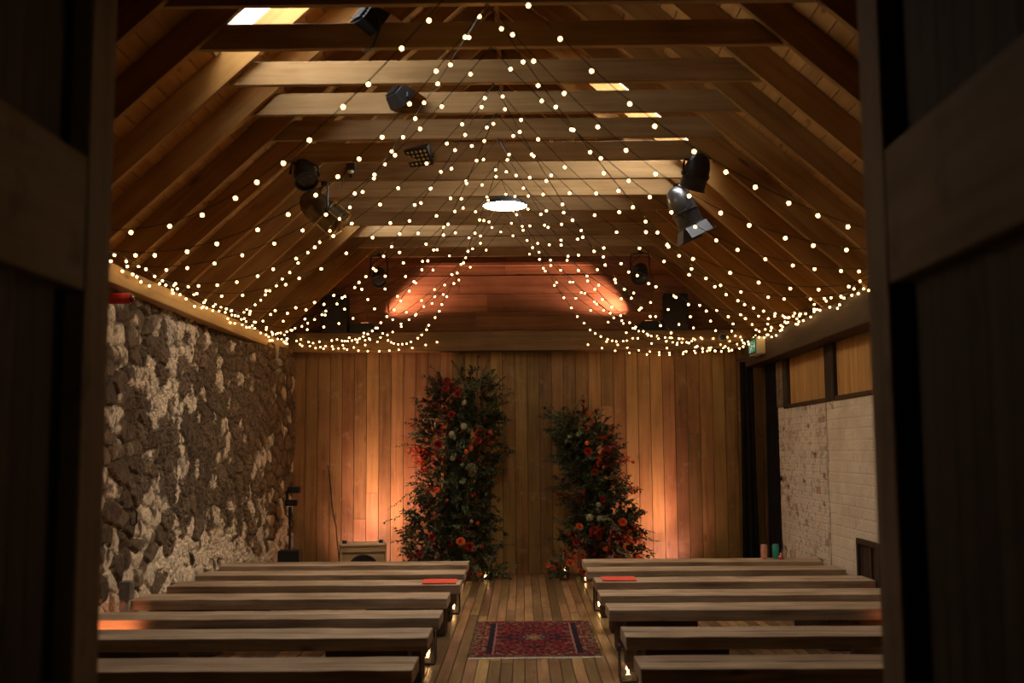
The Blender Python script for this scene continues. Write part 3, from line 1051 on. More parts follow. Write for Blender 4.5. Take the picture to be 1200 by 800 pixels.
# ------------------------------------------------------------------ flower columns
def leaf_into(mb, p, d, up, L_, w, fold=.25):
    d = d.normalized()
    s = d.cross(up)
    if s.length < 1e-4: s = d.orthogonal()
    s.normalize()
    n = s.cross(d).normalized()
    m1 = p + d * L_ * .35; m2 = p + d * L_ * .72 - n * L_ * .04; e = p + d * L_ - n * L_ * .16
    f = n * w * fold
    mb.add([p, m1 + s * w * .5 + f, m2 + s * w * .38 + f * .7, e, m2 - s * w * .38 + f * .7, m1 - s * w * .5 + f, m1, m2],
           [(0, 1, 6), (1, 2, 7, 6), (2, 3, 7), (0, 6, 5), (6, 7, 4, 5), (7, 3, 4)])
def rvec(r): 
    return Vector((r.gauss(0, 1), r.gauss(0, 1), r.gauss(0, 1))).normalized()
FM = {}
def flower_mesh(kind):
    mb = MB(); r = random.Random(kind)
    if kind == 'rose':
        for ring, (n, R, op) in enumerate([(5, .012, .2), (6, .024, .55), (8, .036, .95), (9, .045, 1.25)]):
            for k in range(n):
                w = 2 * PI * (k + .5 * (ring % 2)) / n + r.uniform(-.1, .1)
                o = Vector((math.cos(w), math.sin(w), 0)); t = Vector((-math.sin(w), math.cos(w), 0))
                b = o * R * .25
                hgt = .042 - ring * .006
                pts = []
                for (q, ww) in ((0, .3), (.5, 1), (1, .75)):
                    c0 = b + o * (R * q * (.6 + op * .45)) + Vector((0, 0, hgt * (q ** .8)))
                    pts += [c0 - t * R * .75 * ww, c0 + o * .004 * q, c0 + t * R * .75 * ww]
                mb.add(pts, [(0, 1, 4, 3), (1, 2, 5, 4), (3, 4, 7, 6), (4, 5, 8, 7)])
    elif kind == 'daisy':
        for ring, (n, R, lift) in enumerate([(16, .05, .1), (14, .04, .45), (11, .03, .9), (8, .018, 1.4)]):
            for k in range(n):
                w = 2 * PI * (k + .5 * (ring % 2)) / n + r.uniform(-.08, .08)
                d = Vector((math.cos(w), math.sin(w), lift))
                leaf_into(mb, Vector((0, 0, .008)), d, Vector((0, 0, 1)), R * r.uniform(.9, 1.1), R * .36, -.2)
    else:
        for k in range(46):
            z = 1 - 1.5 * (k + .5) / 46; w = k * 2.39996
            q = math.sqrt(max(0, 1 - z * z)); n = Vector((q * math.cos(w), q * math.sin(w), z))
            p = n * .05 + Vector((0, 0, .03))
            a = n.orthogonal().normalized(); b = n.cross(a)
            for j in range(4):
                ww = j * PI / 2 + k
                leaf_into(mb, p, a * math.cos(ww) + b * math.sin(ww) + n * .3, n, .016, .014, .1)
    return mb
for kd in ('rose', 'daisy', 'hydrangea'):
    o = flower_mesh(kd).build('flower', None)
    FM[kd] = o.data
    bpy.data.objects.remove(o)
def column_profile(rows, Y):
    out = []
    for (py, a, b) in rows:
        p0, p1 = at_y(a, py, Y), at_y(b, py, Y)
        out.append((max(p0.z, 0), p0.x, p1.x))
    out.sort()
    return out
def prof_at(prof, z):
    for (z0, a0, b0), (z1, a1, b1) in zip(prof[:-1], prof[1:]):
        if z <= z1:
            t = (z - z0) / max(1e-6, z1 - z0); t = min(1, max(0, t))
            return a0 + (a1 - a0) * t, b0 + (b1 - b0) * t
    return prof[-1][1], prof[-1][2]
def floral(rows, Y, side, label, sprays, seed, blossoms, bright):
    r = random.Random(seed)
    prof = column_profile(rows, Y)
    ztop = prof[-1][0]
    root = empty('flower_column', (sum(prof_at(prof, .1)) / 2, Y, 0), label, 'flower arrangement', 'tall flower arrangements on the end wall')
    base = root.location.copy()
    keys = ['leaf', 'leaf_mid', 'leaf_pale', 'leaf_red', 'leaf_orange']
    lm = {k: MB() for k in keys}; tw = MB()
    def sprig(p, d, n, L_, w, key, spacing, droop=.12):
        pts = [p]
        d = d.normalized(); q = p.copy()
        for i in range(n):
            d = (d + rvec(r) * .13 + Vector((0, 0, -droop * .3))).normalized()
            q = q + d * spacing
            if q.z < .015: q.z = .015
            if q.y > BACK - .03: q.y = BACK - .03; d.y = -abs(d.y) * .3
            pts.append(q.copy())
            for sgn in (-1, 1):
                sd = d.cross(rvec(r)).normalized()
                ld = (d * .75 + sd * sgn * .85)
                l2 = L_ * r.uniform(.7, 1.2) * (1 - .35 * i / n)
                pe = q + ld.normalized() * l2
                if pe.y > BACK - .01 or pe.z < .01: continue
                leaf_into(lm[key], q, ld, Vector((r.uniform(-.4, .4), -.5 + r.uniform(-.4, .4), 1)), l2, w * l2 / L_)
        leaf_into(lm[key], q, d * 1.0 + Vector((0, -.15, 0)), Vector((0, 0, 1)), L_, w)
        tw.tube([x for x in pts], [.004 * (1 - .7 * i / len(pts)) for i in range(len(pts))], 4)
    n_s = int(ztop * 270)
    for k in range(n_s):
        z = ztop * (1 - r.random() ** .9 * .995)
        a, b = prof_at(prof, z)
        c0, hw = (a + b) / 2, (b - a) / 2
        w = r.uniform(-1, 1); 
        depth = .30 * math.sqrt(max(0, 1 - w * w)) + .03
        yy = Y + .28 - r.uniform(.1, 1) * 2 * depth * (.6 + .4 * (1 - z / ztop))
        p = Vector((c0 + hw * w * .86, min(yy, BACK - .06), max(.03, z * .97)))
        out = Vector((w * .8, -.55, .35 + r.uniform(-.3, .5)))
        d = out + rvec(r) * .6
        u = r.random()
        tone = prof_tone(side, w, z / ztop, r)
        n = r.randint(4, 8)
        if tone == 'leaf_pale': sprig(p, d, n, r.uniform(.05, .075), .044, tone, .036)
        elif tone in ('leaf_red', 'leaf_orange'): sprig(p, d, n, r.uniform(.05, .08), .036, tone, .034)
        elif tone == 'leaf_mid': sprig(p, d, n, r.uniform(.055, .09), .036, tone, .036)
        else: sprig(p, d, n + 1, r.uniform(.055, .10), .038, tone, .036)
    for (px, py, px2, py2, key) in sprays:
        p = at_y(px, py, Y - .02); q = at_y(px2, py2, Y - .06)
        sprig(p, q - p, max(5, int((q - p).length / .034)), .042, .024, key, .034, .0)
    def down(mb, nm, mat):
        if not mb.v: return
        mb.v = [(x - base.x, y - base.y, z - base.z) for x, y, z in mb.v]
        mb.build(nm, mat, root)
    # trunk of chicken wire and moss
    core = MB()
    path = []; rad = []
    for i in range(9):
        z = ztop * .9 * i / 8
        a, b = prof_at(prof, z)
        path.append(((a + b) / 2 - base.x, .14 + .04 * math.sin(i), z)); rad.append(max(.05, (b - a) * .26 * (1 - .3 * i / 8)))
    rad = [min(q, .16) for q in rad]
    core.tube(path, rad, 10)
    core.build('moss_core', M['leaf'], root)
    down(tw, 'twigs', M['twig'])
    for k, nm in zip(keys, ['dark_foliage', 'olive_foliage', 'eucalyptus_foliage', 'burgundy_foliage', 'orange_foliage']):
        down(lm[k], nm, M[k])
    for (px, py, kd, s, mat) in blossoms:
        q = at_y(px, py, Y - .30 - r.uniform(0, .08))
        o = bpy.data.objects.new('flower', FM[kd].copy() if not FM.get((kd, mat)) else FM[(kd, mat)])
        if not FM.get((kd, mat)):
            o.data.materials.clear(); o.data.materials.append(M[mat]); FM[(kd, mat)] = o.data
        COL.objects.link(o); o.parent = root
        o.location = Vector((q.x, q.y, max(q.z, .06))) - base
        dv = Vector((r.uniform(-.5, .5), -1, r.uniform(0, .7)))
        o.rotation_euler = dv.to_track_quat('Z', 'Y').to_euler()
        s *= .64; o.scale = (s, s, s)
        o['label'] = {'fl_red': 'deep red bloom', 'fl_orange': 'orange bloom', 'fl_white': 'pale green white bloom'}[mat]
    return root
def prof_tone(side, w, t, r):
    nz = noise.noise(Vector((w * 1.6 + (5 if side == 'left' else 17), t * 5.5, 2.3)))
    n2 = noise.noise(Vector((w * 1.8 + (31 if side == 'left' else 47), t * 6.0, 7.1)))
    u = r.random() * (1.9 if nz < .02 else .62)
    if n2 > .28 and r.random() < .6: return 'leaf_pale'
    if n2 < -.25 and r.random() < .55: return 'leaf_mid'
    if side == 'left':
        if w < -.35 and .42 < t < .72 and u < .62: return 'leaf_orange' if u < .38 else 'leaf_red'
        if w > .1 and .58 < t < .72 and u < .5: return 'leaf_orange' if u < .22 else 'leaf_red'
        if t > .75 and u < .28: return 'leaf_red'
        if -.3 < w < .6 and .3 < t < .82 and u < .30: return 'leaf_pale'
        if t < .25 and u < .2: return 'leaf_pale' if u < .1 else 'leaf_red'
        if u < .05: return 'leaf_red'
    else:
        if w > .1 and t > .55 and u < .5: return 'leaf_red' if u < .3 else 'leaf_orange'
        if w > .5 and u < .3: return 'leaf_orange'
        if w < -.2 and .45 < t < .65 and u < .35: return 'leaf_red'
        if t < .3 and u < .34: return 'leaf_red' if u < .2 else 'leaf_orange'
        if .25 < t < .5 and abs(w) < .5 and u < .35: return 'leaf_pale'
        if w < -.1 and t > .6 and u < .2: return 'leaf_pale'
    v = r.random()
    return 'leaf_mid' if v < .38 else ('leaf_pale' if v < .44 else 'leaf')
FLY = 13.95
bl_l = []
rb = random.Random(4)
for (px, py, s, kd, mat) in [
    (524, 446, 1, 'rose', 'fl_red'), (522, 455, 1.1, 'rose', 'fl_red'), (537, 462, 1.3, 'rose', 'fl_red'), (530, 486, 1.2, 'rose', 'fl_red'), (512, 492, .8, 'daisy', 'fl_orange'),
    (545, 472, 1.0, 'hydrangea', 'fl_white'), (543, 500, 1.2, 'hydrangea', 'fl_white'), (529, 509, 1.1, 'hydrangea', 'fl_white'), (530, 537, .9, 'hydrangea', 'fl_white'),
    (514, 521, 1.3, 'rose', 'fl_red'), (552, 525, 1.1, 'daisy', 'fl_orange'), (546, 529, 1.0, 'daisy', 'fl_orange'), (575, 506, 1.0, 'daisy', 'fl_orange'), (560, 516, 1.0, 'rose', 'fl_red'),
    (512, 574, 1.5, 'daisy', 'fl_orange'), (524, 586, .7, 'daisy', 'fl_orange'), (508, 551, .8, 'daisy', 'fl_orange'), (540, 635, 1.3, 'rose', 'fl_orange'), (526, 636, 1.1, 'rose', 'fl_red'), (550, 641, 1.4, 'rose', 'fl_red'),
    (560, 613, .8, 'daisy', 'fl_orange'), (552, 611, .7, 'hydrangea', 'fl_white'), (565, 639, .9, 'daisy', 'fl_red'), (506, 630, 1.1, 'rose', 'fl_red'), (562, 672, 1.3, 'daisy', 'fl_orange'), (492, 650, 1.0, 'rose', 'fl_red'), (482, 652, 1.0, 'daisy', 'fl_red'),
    (500, 515, .8, 'daisy', 'fl_orange'), (490, 527, .9, 'daisy', 'fl_orange'), (555, 580, .7, 'rose', 'fl_red')]:
    bl_l.append((px, py, kd, s, mat))
lcol = floral([(436, 535, 572), (448, 516, 578), (470, 504, 582), (500, 488, 586), (530, 486, 582), (560, 494, 576), (600, 482, 570), (640, 472, 574), (665, 476, 588), (688, 482, 588)], FLY, 'left',
    'tall leafy flower column with red and orange blooms, taller one left of the aisle',
    [(555, 450, 570, 421, 'leaf'), (560, 452, 575, 424, 'leaf'), (530, 462, 503, 430, 'leaf'), (524, 466, 508, 438, 'leaf'), (540, 450, 541, 421, 'leaf_mid'), (575, 458, 598, 453, 'leaf'), (568, 448, 580, 440, 'leaf'),
     (500, 520, 464, 521, 'leaf'), (495, 490, 488, 468, 'leaf_mid'), (508, 500, 492, 470, 'leaf'), (490, 570, 456, 594, 'leaf_mid'), (490, 590, 450, 612, 'leaf'), (570, 520, 588, 486, 'leaf_mid'), (572, 500, 590, 500, 'leaf_mid'), (575, 640, 604, 639, 'leaf'),
     (488, 505, 476, 492, 'leaf_orange'), (490, 515, 472, 508, 'leaf_orange'), (492, 530, 474, 528, 'leaf_orange'), (496, 545, 478, 548, 'leaf_orange'), (555, 520, 582, 506, 'leaf_orange'), (480, 640, 470, 625, 'leaf_pale')], 3, bl_l, True)
bl_r = []
for (px, py, s, kd, mat) in [
    (688, 519, 1.1, 'daisy', 'fl_orange'), (689, 529, 1.2, 'rose', 'fl_red'), (697, 553, 1.1, 'rose', 'fl_red'), (683, 576, 1.1, 'daisy', 'fl_red'), (667, 512, .6, 'hydrangea', 'fl_white'), (701, 592, 1.0, 'hydrangea', 'fl_white'), (692, 607, 1.3, 'hydrangea', 'fl_white'), (703, 608, 1.0, 'hydrangea', 'fl_white'),
    (679, 617, 1.0, 'rose', 'fl_orange'), (730, 612, 1.2, 'rose', 'fl_orange'), (727, 630, 1.3, 'rose', 'fl_red'), (738, 633, 1.1, 'daisy', 'fl_orange'), (709, 643, 1.1, 'daisy', 'fl_orange'), (732, 642, .9, 'daisy', 'fl_orange'), (722, 625, 1.3, 'rose', 'fl_red'),
    (696, 622, 1.3, 'rose', 'fl_red'), (676, 635, 1.2, 'rose', 'fl_red'), (668, 660, 1.2, 'rose', 'fl_orange'), (663, 650, 1.0, 'daisy', 'fl_red'), (676, 668, 1.0, 'daisy', 'fl_orange'), (712, 526, 1.0, 'rose', 'fl_red'), (742, 541, .9, 'daisy', 'fl_orange'), (740, 575, .8, 'daisy', 'fl_orange'), (707, 585, .9, 'rose', 'fl_red')]:
    bl_r.append((px, py, kd, s, mat))
rcol = floral([(482, 658, 684), (496, 653, 702), (515, 655, 716), (540, 658, 722), (570, 664, 730), (600, 668, 738), (625, 664, 746), (650, 658, 752), (668, 652, 748), (684, 652, 736)], FLY, 'right',
    'leafy flower column with red and orange blooms, shorter one right of the aisle',
    [(672, 530, 638, 531, 'leaf'), (672, 542, 636, 543, 'leaf'), (665, 500, 652, 488, 'leaf'), (695, 500, 705, 478, 'leaf_mid'), (700, 505, 714, 486, 'leaf_mid'), (668, 560, 652, 563, 'leaf_red'), (715, 535, 742, 543, 'leaf_red'), (722, 560, 740, 566, 'leaf_mid'), (725, 585, 745, 575, 'leaf_orange'),
     (735, 605, 758, 600, 'leaf_mid'), (740, 630, 772, 636, 'leaf_pale'), (738, 620, 766, 628, 'leaf_pale'), (665, 615, 650, 605, 'leaf_mid'), (664, 650, 648, 660, 'leaf_mid'), (705, 510, 718, 498, 'leaf_red'), (660, 680, 645, 684, 'leaf_pale')], 8, bl_r, True)

# ------------------------------------------------------------------ stage lamps and devices
def lamp_can(mb_len, R, mat, parent, M4, dome=True):
    mb = MB()
    prof = []
    if dome:
        prof += [(R * .25, mb_len * .62), (R * .6, mb_len * .55), (R * .85, mb_len * .42), (R, mb_len * .22)]
    else:
        prof += [(R * .7, mb_len * .5), (R * .95, mb_len * .47)]
    prof += [(R, 0), (R * 1.06, -.005), (R * 1.06, -.02), (R, -.025), (R, -mb_len * .38), (R * 1.08, -mb_len * .39), (R * 1.08, -mb_len * .42), (R * .94, -mb_len * .42), (R * .9, -mb_len * .3)]
    mb.lathe(prof, 24, M4)
    return mb.build('lamp_housing', mat, parent, smooth=True)
def stage_lamp(px, py, Y, d, R, L_, mat, lab, top_z, lens=True, guard=False, barn=False, group='stage lamps in the roof', ylean=(0, 0, 0)):
    c = at_y(px, py, Y)
    top_z = min(top_z, 9)
    r = empty('stage_lamp', c, lab, 'stage lamp', group)
    A4 = aim(d)
    lamp_can(L_, R, mat, r, A4)
    dv = Vector(d).normalized()
    sx_ = dv.cross(Vector((0, 0, 1))).normalized()
    if lens:
        mb = MB(); mb.lathe([(R * .3, .002), (R * .6, 0), (R * .9, -.012)], 22, A4 @ Matrix.Translation((0, 0, -L_ * .26)))
        mb.build('lens', M['lens'], r, smooth=True)
    # yoke: a flat strap from either side up to the clamp
    up = top_z - c.z
    mb = MB()
    w = R * 1.25
    pts = [sx_ * w, sx_ * w + Vector((0, 0, up * .55)), sx_ * w * .9 + Vector((0, 0, up * .86)), Vector((0, 0, up * .9)), -sx_ * w * .9 + Vector((0, 0, up * .86)), -sx_ * w + Vector((0, 0, up * .55)), -sx_ * w]
    mb.tube(pts, .010, 6)
    for s in (-1, 1):
        mb.lathe([(.02, 0), (.022, .01), (.02, .02)], 12, Matrix.Translation(sx_ * s * w * .96) @ (sx_ * s).to_track_quat('Z', 'Y').to_matrix().to_4x4())
    mb.build('yoke', M['black'], r, smooth=True)
    mb = MB(); mb.box(-.022, .022, -.02, .02, up * .88, up + .0)
    mb.build('clamp', M['black'], r, bevel=.003)
    if guard:
        mb = MB()
        for k in range(5):
            w_ = 2 * PI * k / 5
            a = A4 @ Vector((R * 1.08 * math.cos(w_), R * 1.08 * math.sin(w_), -L_ * .05)); b = A4 @ Vector((R * 1.12 * math.cos(w_), R * 1.12 * math.sin(w_), -L_ * .5)); e = A4 @ Vector((R * .2 * math.cos(w_), R * .2 * math.sin(w_), -L_ * .58))
            mb.tube([a, b, e], .005, 5)
        for q, zz in ((1.1, -.02), (1.12, -.5)):
            mb.tube([A4 @ Vector((R * q * math.cos(2 * PI * k / 20), R * q * math.sin(2 * PI * k / 20), L_ * zz)) for k in range(21)], .005, 5)
        mb.build('wire_guard', M['steel'] if mat is M['can'] else M['brass'], r, smooth=True)
    if barn:
        mb = MB()
        for k in range(4):
            Rk = A4 @ Matrix.Rotation(k * PI / 2, 4, 'Z') @ Matrix.Translation((R * 1.0, 0, -L_ * .42)) @ Matrix.Rotation(math.radians(-28), 4, 'Y')
            mb.box(-.003, .003, -R * .9, R * .9, -R * 1.0, 0, Rk)
        mb.build('barn_doors', M['black'], r)
    # tail of cable
    mb = MB()
    e = A4 @ Vector((0, 0, L_ * .6))
    q = [e, e + Vector((sx_.x * .08, .04, -.05)), e + Vector((sx_.x * .12, .08, .05)), Vector((.05, .03, up - .01))]
    mb.tube(q, .006, 5)
    mb.build('power_cable', M['cable'], r)
    return r
zc = ZC - .002
stage_lamp(357, 203, 9.20, (.25, -.6, -.75), .095, .30, M['black'], 'black stage lamp hanging left, just above the bronze lamp can', zc, lens=True)
stage_lamp(379, 249, 9.88, (.72, .30, -.6), .135, .40, M['can_gold'], 'bronze lamp can with wire guard hanging at the left of the roof', zc, lens=False, guard=True)
stage_lamp(815, 205, 9.20, (-.25, .35, -.9), .11, .30, M['black'], 'black stage lamp hanging right, just above the grey lamp can', zc, lens=True)
stage_lamp(802, 247, 9.84, (.42, .05, -.88), .12, .38, M['can'], 'grey lamp can with barn doors hanging at the right of the roof', zc, lens=False, guard=False, barn=True)
stage_lamp(444, 324, 13.55, (.12, -.75, -.62), .085, .30, M['black'], 'black stage lamp hanging left in front of the gable boards', zc, lens=True)
stage_lamp(750, 320, 13.55, (-.18, -.75, -.62), .095, .30, M['black'], 'black stage lamp hanging right in front of the gable boards', zc, lens=True)

def flood(px, py, Y, d, s, lab, top_z, gel=True, leds=False):
    c = at_y(px, py, Y)
    r = empty('flood_lamp', c, lab, 'flood lamp', 'small flood lamps under the cross beams')
    A4 = aim(d)
    mb = MB()
    a, b, h = .10 * s, .075 * s, .09 * s
    mb.hexa([A4 @ Vector(p) for p in [(-a, -b, -h * .5), (a, -b, -h * .5), (a, b, -h * .5), (-a, b, -h * .5)]], [A4 @ Vector(p) for p in [(-a * .7, -b * .7, h * .6), (a * .7, -b * .7, h * .6), (a * .7, b * .7, h * .6), (-a * .7, b * .7, h * .6)]])
    for k in range(5):
        y = -b * .6 + b * .3 * k
        mb.box(-a * .6, a * .6, y - .003, y + .003, h * .6, h * .8, A4)
    mb.build('lamp_housing', M['black_soft'], r, bevel=.004)
    if leds:
        mb = MB()
        for i in range(5):
            for j in range(4):
                mb.lathe([(.011 * s, 0), (.008 * s, -.006)], 8, A4 @ Matrix.Translation((-a * .72 + a * .36 * i, -b * .66 + b * .44 * j, -h * .5 - .001)))
        mb.build('led_array', M['led'], r)
    else:
        mb = MB(); mb.box(-a * .85, a * .85, -b * .85, b * .85, -h * .5 - .006, -h * .5 - .001, A4)
        mb.build('front_glass', M['lens'], r)
    if gel:
        mb = MB(); 
        mb.hexa([A4 @ Vector(p) for p in [(-a, b * .95, -h * .5), (a, b * .95, -h * .5), (a, b * 1.0, -h * .5), (-a, b, -h * .5)]], [A4 @ Vector(p) for p in [(-a, b * 1.3, -h * 1.6), (a, b * 1.3, -h * 1.6), (a, b * 1.35, -h * 1.6), (-a, b * 1.35, -h * 1.6)]])
        mb.build('gel_flap', M['gel'], r)
    up = top_z - c.z
    dv = Vector(d).normalized(); sx_ = dv.cross(Vector((0, 0, 1))).normalized()
    w = a * 1.12
    mb = MB()
    mb.tube([sx_ * w, sx_ * w + Vector((0, 0, up * .5)), sx_ * w * .4 + Vector((0, 0, up * .97)), -sx_ * w * .4 + Vector((0, 0, up * .97)), -sx_ * w + Vector((0, 0, up * .5)), -sx_ * w], .009, 6)
    mb.build('bracket', M['black'], r)
    mb = MB(); mb.box(-.02, .02, -.02, .02, up * .8, up)
    mb.build('clamp', M['black'], r)
    return r
flood(432, 26, 6.56, (.55, .45, -.5), 1.15, 'dark flood lamp with amber flap under the first cross beam', zc)
flood(468, 113, 7.80, (.55, .45, -.55), 1.0, 'dark flood lamp with amber flap in front of the pale beam', zc + .06)
flood(493, 181, 9.2, (-.25, -.55, -.6), 1.15, 'square LED flood lamp with a grid of lenses under a beam', zc, gel=False, leds=True)

# small detector on a cable
c = at_y(411, 200, 9.84)
r = empty('motion_sensor', (c.x, c.y, c.z), 'small black sensor with pale dome under a beam, beside bronze lamp', 'sensor')
mb = MB(); mb.box(-.04, .04, -.02, .02, 0, .075)
mb.build('sensor_box', M['black_soft'], r, bevel=.004)
mb = MB(); mb.lathe([(.03, -.001), (.028, -.012), (.016, -.024), (.004, -.028)], 16)
mb.build('sensor_dome', M['cream'], r, smooth=True)
mb = MB(); mb.tube([(-.03, 0, .02), (-.06, .0, -.03), (-.075, 0, -.1), (-.075, 0, -.16)], .005, 5)
mb.build('sensor_cable', M['cable'], r)
mb = MB(); mb.box(-.012, .012, .0, .02, .0751, ZC - c.z + .03)
mb.build('mount', M['black_soft'], r)

# pendant dish lamp
c = at_y(592, 241, 10.62)
r = empty('pendant_lamp', c, 'round white glowing pendant lamp hanging under the middle beams', 'pendant lamp')
mb = MB(); mb.lathe([(.05, .085), (.12, .075), (.19, .045), (.225, .0), (.225, -.006), (.219, -.006), (.219, .0), (.185, .04), (.11, .068)], 36, cap1=True)
mb.build('lamp_shade', M['iron'], r, smooth=True)
mb = MB(); mb.lathe([(.216, -.002), (.15, -.010), (.05, -.014), (.004, -.014)], 36)
mb.build('diffuser', M['disc'], r, smooth=True)
mb = MB(); mb.tube([(0, 0, .086), (0, 0, ZC - c.z - .0)], .012, 8)
mb.build('stem', M['steel'], r)
mb = MB(); mb.lathe([(.05, ZC - c.z - .02), (.05, ZC - c.z - .001)], 16)
mb.build('ceiling_rose', M['steel'], r)

# loudspeakers and uplights on the tie beam
TB = 3.156
def speaker_box(px0, px1, lab, h, yaw):
    a, b = at_y(px0, 385, 14.30), at_y(px1, 385, 14.30)
    w = b.x - a.x
    r = empty('loudspeaker', ((a.x + b.x) / 2, 14.31, TB), lab, 'loudspeaker', 'loudspeakers on the tie beam', rot=(0, 0, yaw))
    mb = MB()
    mb.prism([(-w / 2, 0), (w / 2, 0), (w / 2, h), (-w / 2, h)], -.09, .10)
    mb.build('speaker_cabinet', M['black_soft'], r, bevel=.008)
    mb = MB(); mb.box(-w / 2 + .02, w / 2 - .02, -.097, -.0905, .02, h - .02)
    mb.build('grille', M['black'], r, bevel=.003)
speaker_box(377, 408, 'black loudspeaker on the left of the tie beam under the rafters', .50, .0)
speaker_box(778, 806, 'black loudspeaker on the right of the tie beam under the rafters', .48, .0)
def wedge_uplight(px, lab, lean):
    a = at_y(px, 388, 14.30)
    r = empty('uplight', (a.x, 14.30, TB), lab, 'uplight', 'uplights on the tie beam')
    mb = MB()
    mb.prism([(-.20, 0), (.20, 0), (.20 if lean < 0 else .08, .13), (-.08 if lean < 0 else -.20, .13)][::1], -.06, .06)
    mb.build('uplight_housing', M['black_soft'], r, bevel=.006)
    mb = MB(); mb.box(-.05, .05, -.045, .045, .1305, .133)
    mb.build('uplight_glass', M['orange_led'], r)
    return r
ul = wedge_uplight(428, 'flat black uplight on the left of the tie beam', 1)
ur = wedge_uplight(760, 'flat black uplight on the right of the tie beam', -1)
# camera dome on the tie beam, right
c = at_y(847, 395, 14.2)
r = empty('dome_camera', (c.x, BACK - .222, c.z), 'small round dome camera on the right end of the tie beam', 'camera')
mb = MB(); mb.lathe([(.055, 0), (.055, .03), (.05, .04)], 20, Matrix.Rotation(PI / 2, 4, 'X'))
mb.build('camera_base', M['grey'], r, smooth=True)
mb = MB(); mb.lathe([(.036, .0405), (.03, .055), (.015, .066), (.003, .07)], 20, Matrix.Rotation(PI / 2, 4, 'X'))
mb.build('camera_dome', M['black'], r, smooth=True)

# red sounder on the stone wall
r = empty('alarm_sounder', (-3.09, 8.22, 2.775), 'red cylindrical alarm sounder high on the stone wall', 'alarm sounder')
RY90 = Matrix.Rotation(PI / 2, 4, 'Y')
mb = MB(); mb.lathe([(.043, -.06), (.043, .10), (.038, .11)], 22, RY90)
mb.build('sounder_body', M['red'], r, smooth=True)
mb = MB(); mb.lathe([(.034, .1105), (.03, .132), (.012, .14)], 18, RY90)
mb.build('sounder_lens', M['redlens'], r, smooth=True)

# exit sign box at the end of the right wall plate
r = empty('exit_sign', (2.83, 13.2, 2.735), 'green and white running man exit sign at the end of the right wall plate', 'exit sign')
mb = MB(); mb.box(-.035, .07, -.2, .23, 0, .205)
mb.build('sign_box', M['cream'], r, bevel=.006)
mb = MB(); mb.box(-.040, -.0355, -.185, .215, .012, .193)
mb.build('sign_frame', M['black_soft'], r)
mb = MB(); mb.box(-.043, -.0405, -.165, .195, .028, .177)
sf = mb.build('sign_face', M['exit_green'], r)
mb = MB()
def q2(y0, z0, y1, z1, w):
    v = Vector((0, y1 - y0, z1 - z0)); n = Vector((0, -v.z, v.y)).normalized() * w / 2
    a, b = Vector((-.0445, y0, z0)), Vector((-.0445, y1, z1))
    mb.hexa([a - n, a + n, b + n, b - n], [p + Vector((.0012, 0, 0)) for p in (a - n, a + n, b + n, b - n)])
# running figure, arrow, doorway
q2(.02, .12, .045, .085, .022); q2(.045, .085, .09, .075, .014); q2(.09, .075, .10, .045, .012); q2(.045, .085, .02, .055, .014); q2(.02, .055, -.015, .055, .012); q2(.03, .115, .07, .115, .010); q2(.025, .118, -.005, .095, .010)
mb.lathe([(.014, -.0006), (.014, .0006)], 12, Matrix.Translation((-.0445, .012, .145)) @ RY90)
q2(.12, .035, .12, .165, .012); q2(.12, .165, .175, .165, .012); q2(.175, .165, .175, .035, .012)
q2(-.14, .10, -.05, .10, .018); q2(-.145, .10, -.11, .135, .016); q2(-.145, .10, -.11, .065, .016)
mb.build('pictogram', M['exit_white'], sf)
mb = MB(); mb.box(.0, .07, -.02, .04, .2055, .235)
mb.build('bracket', M['black_soft'], r)

# curtain in the far right corner
def curtain(name, P0, P1, z0, z1, lab, folds, amp, flare):
    P0, P1 = Vector(P0), Vector(P1)
    d = (P1 - P0); L_ = d.length; d.normalize(); n = Vector((-d.y, d.x, 0))
    nu, nv = folds * 10, 14
    mb = MB(); vs = []
    for j in range(nv + 1):
        t = j / nv
        for i in range(nu + 1):
            u = i / nu
            w = math.sin(u * folds * 2 * PI + .5 * math.sin(t * 2.2 + u * 5)) * amp * (.5 + .5 * (1 - t) + .2 * math.sin(u * 9))
            sp = 1 + flare * (1 - t) - .18 * math.sin(PI * min(1, t * 1.1)) * flare
            q = P0 + d * (L_ * ((u - .5) * sp + .5)) + n * w
            vs.append((q.x, q.y, z0 + (z1 - z0) * t))
    m = len(vs)
    back = [(Vector(p) + n * .006) for p in vs]
    fs = []
    for j in range(nv):
        for i in range(nu):
            a = j * (nu + 1) + i
            fs.append((a, a + 1, a + nu + 2, a + nu + 1)); fs.append((m + a, m + a + nu + 1, m + a + nu + 2, m + a + 1))
    for i in range(nu):
        fs.append((i, m + i, m + i + 1, i + 1)); a = nv * (nu + 1) + i; fs.append((a, a + 1, m + a + 1, m + a))
    for j in range(nv):
        a = j * (nu + 1); fs.append((a, a + nu + 1, m + a + nu + 1, m + a)); a += nu; fs.append((a, m + a, m + a + nu + 1, a + nu + 1))
    mb.add(vs + back, fs)
    o = mb.build('curtain', M['curtain'], smooth=True)
    return tag(o, lab, 'curtain', 'black curtains in the far right corner')
curtain('curtain', (2.83, 14.22, 0), (2.975, 14.12, 0), .02, 2.73, 'long black curtain against the end of the plank wall', 3, .022, .35)
curtain('curtain', (3.07, 13.86, 0), (3.115, 13.40, 0), .02, 2.66, 'long black curtain beside the brick wall', 4, .025, .12)
r = empty('curtain_rail', (2.9, 13.9, 2.76), 'black curtain rail across the far right corner', 'curtain rail')
mb = MB(); mb.tube([(-.1, .36, 0), (.14, .2, 0), (.20, -.1, -.02), (.20, -.5, -.02)], .016, 8)
mb.build('rail', M['black'], r, smooth=True)
mb = MB(); mb.box(.185, .215, -.30, -.27, -.01, .04); mb.box(-.06, -.03, .33, .40, -.01, .03)
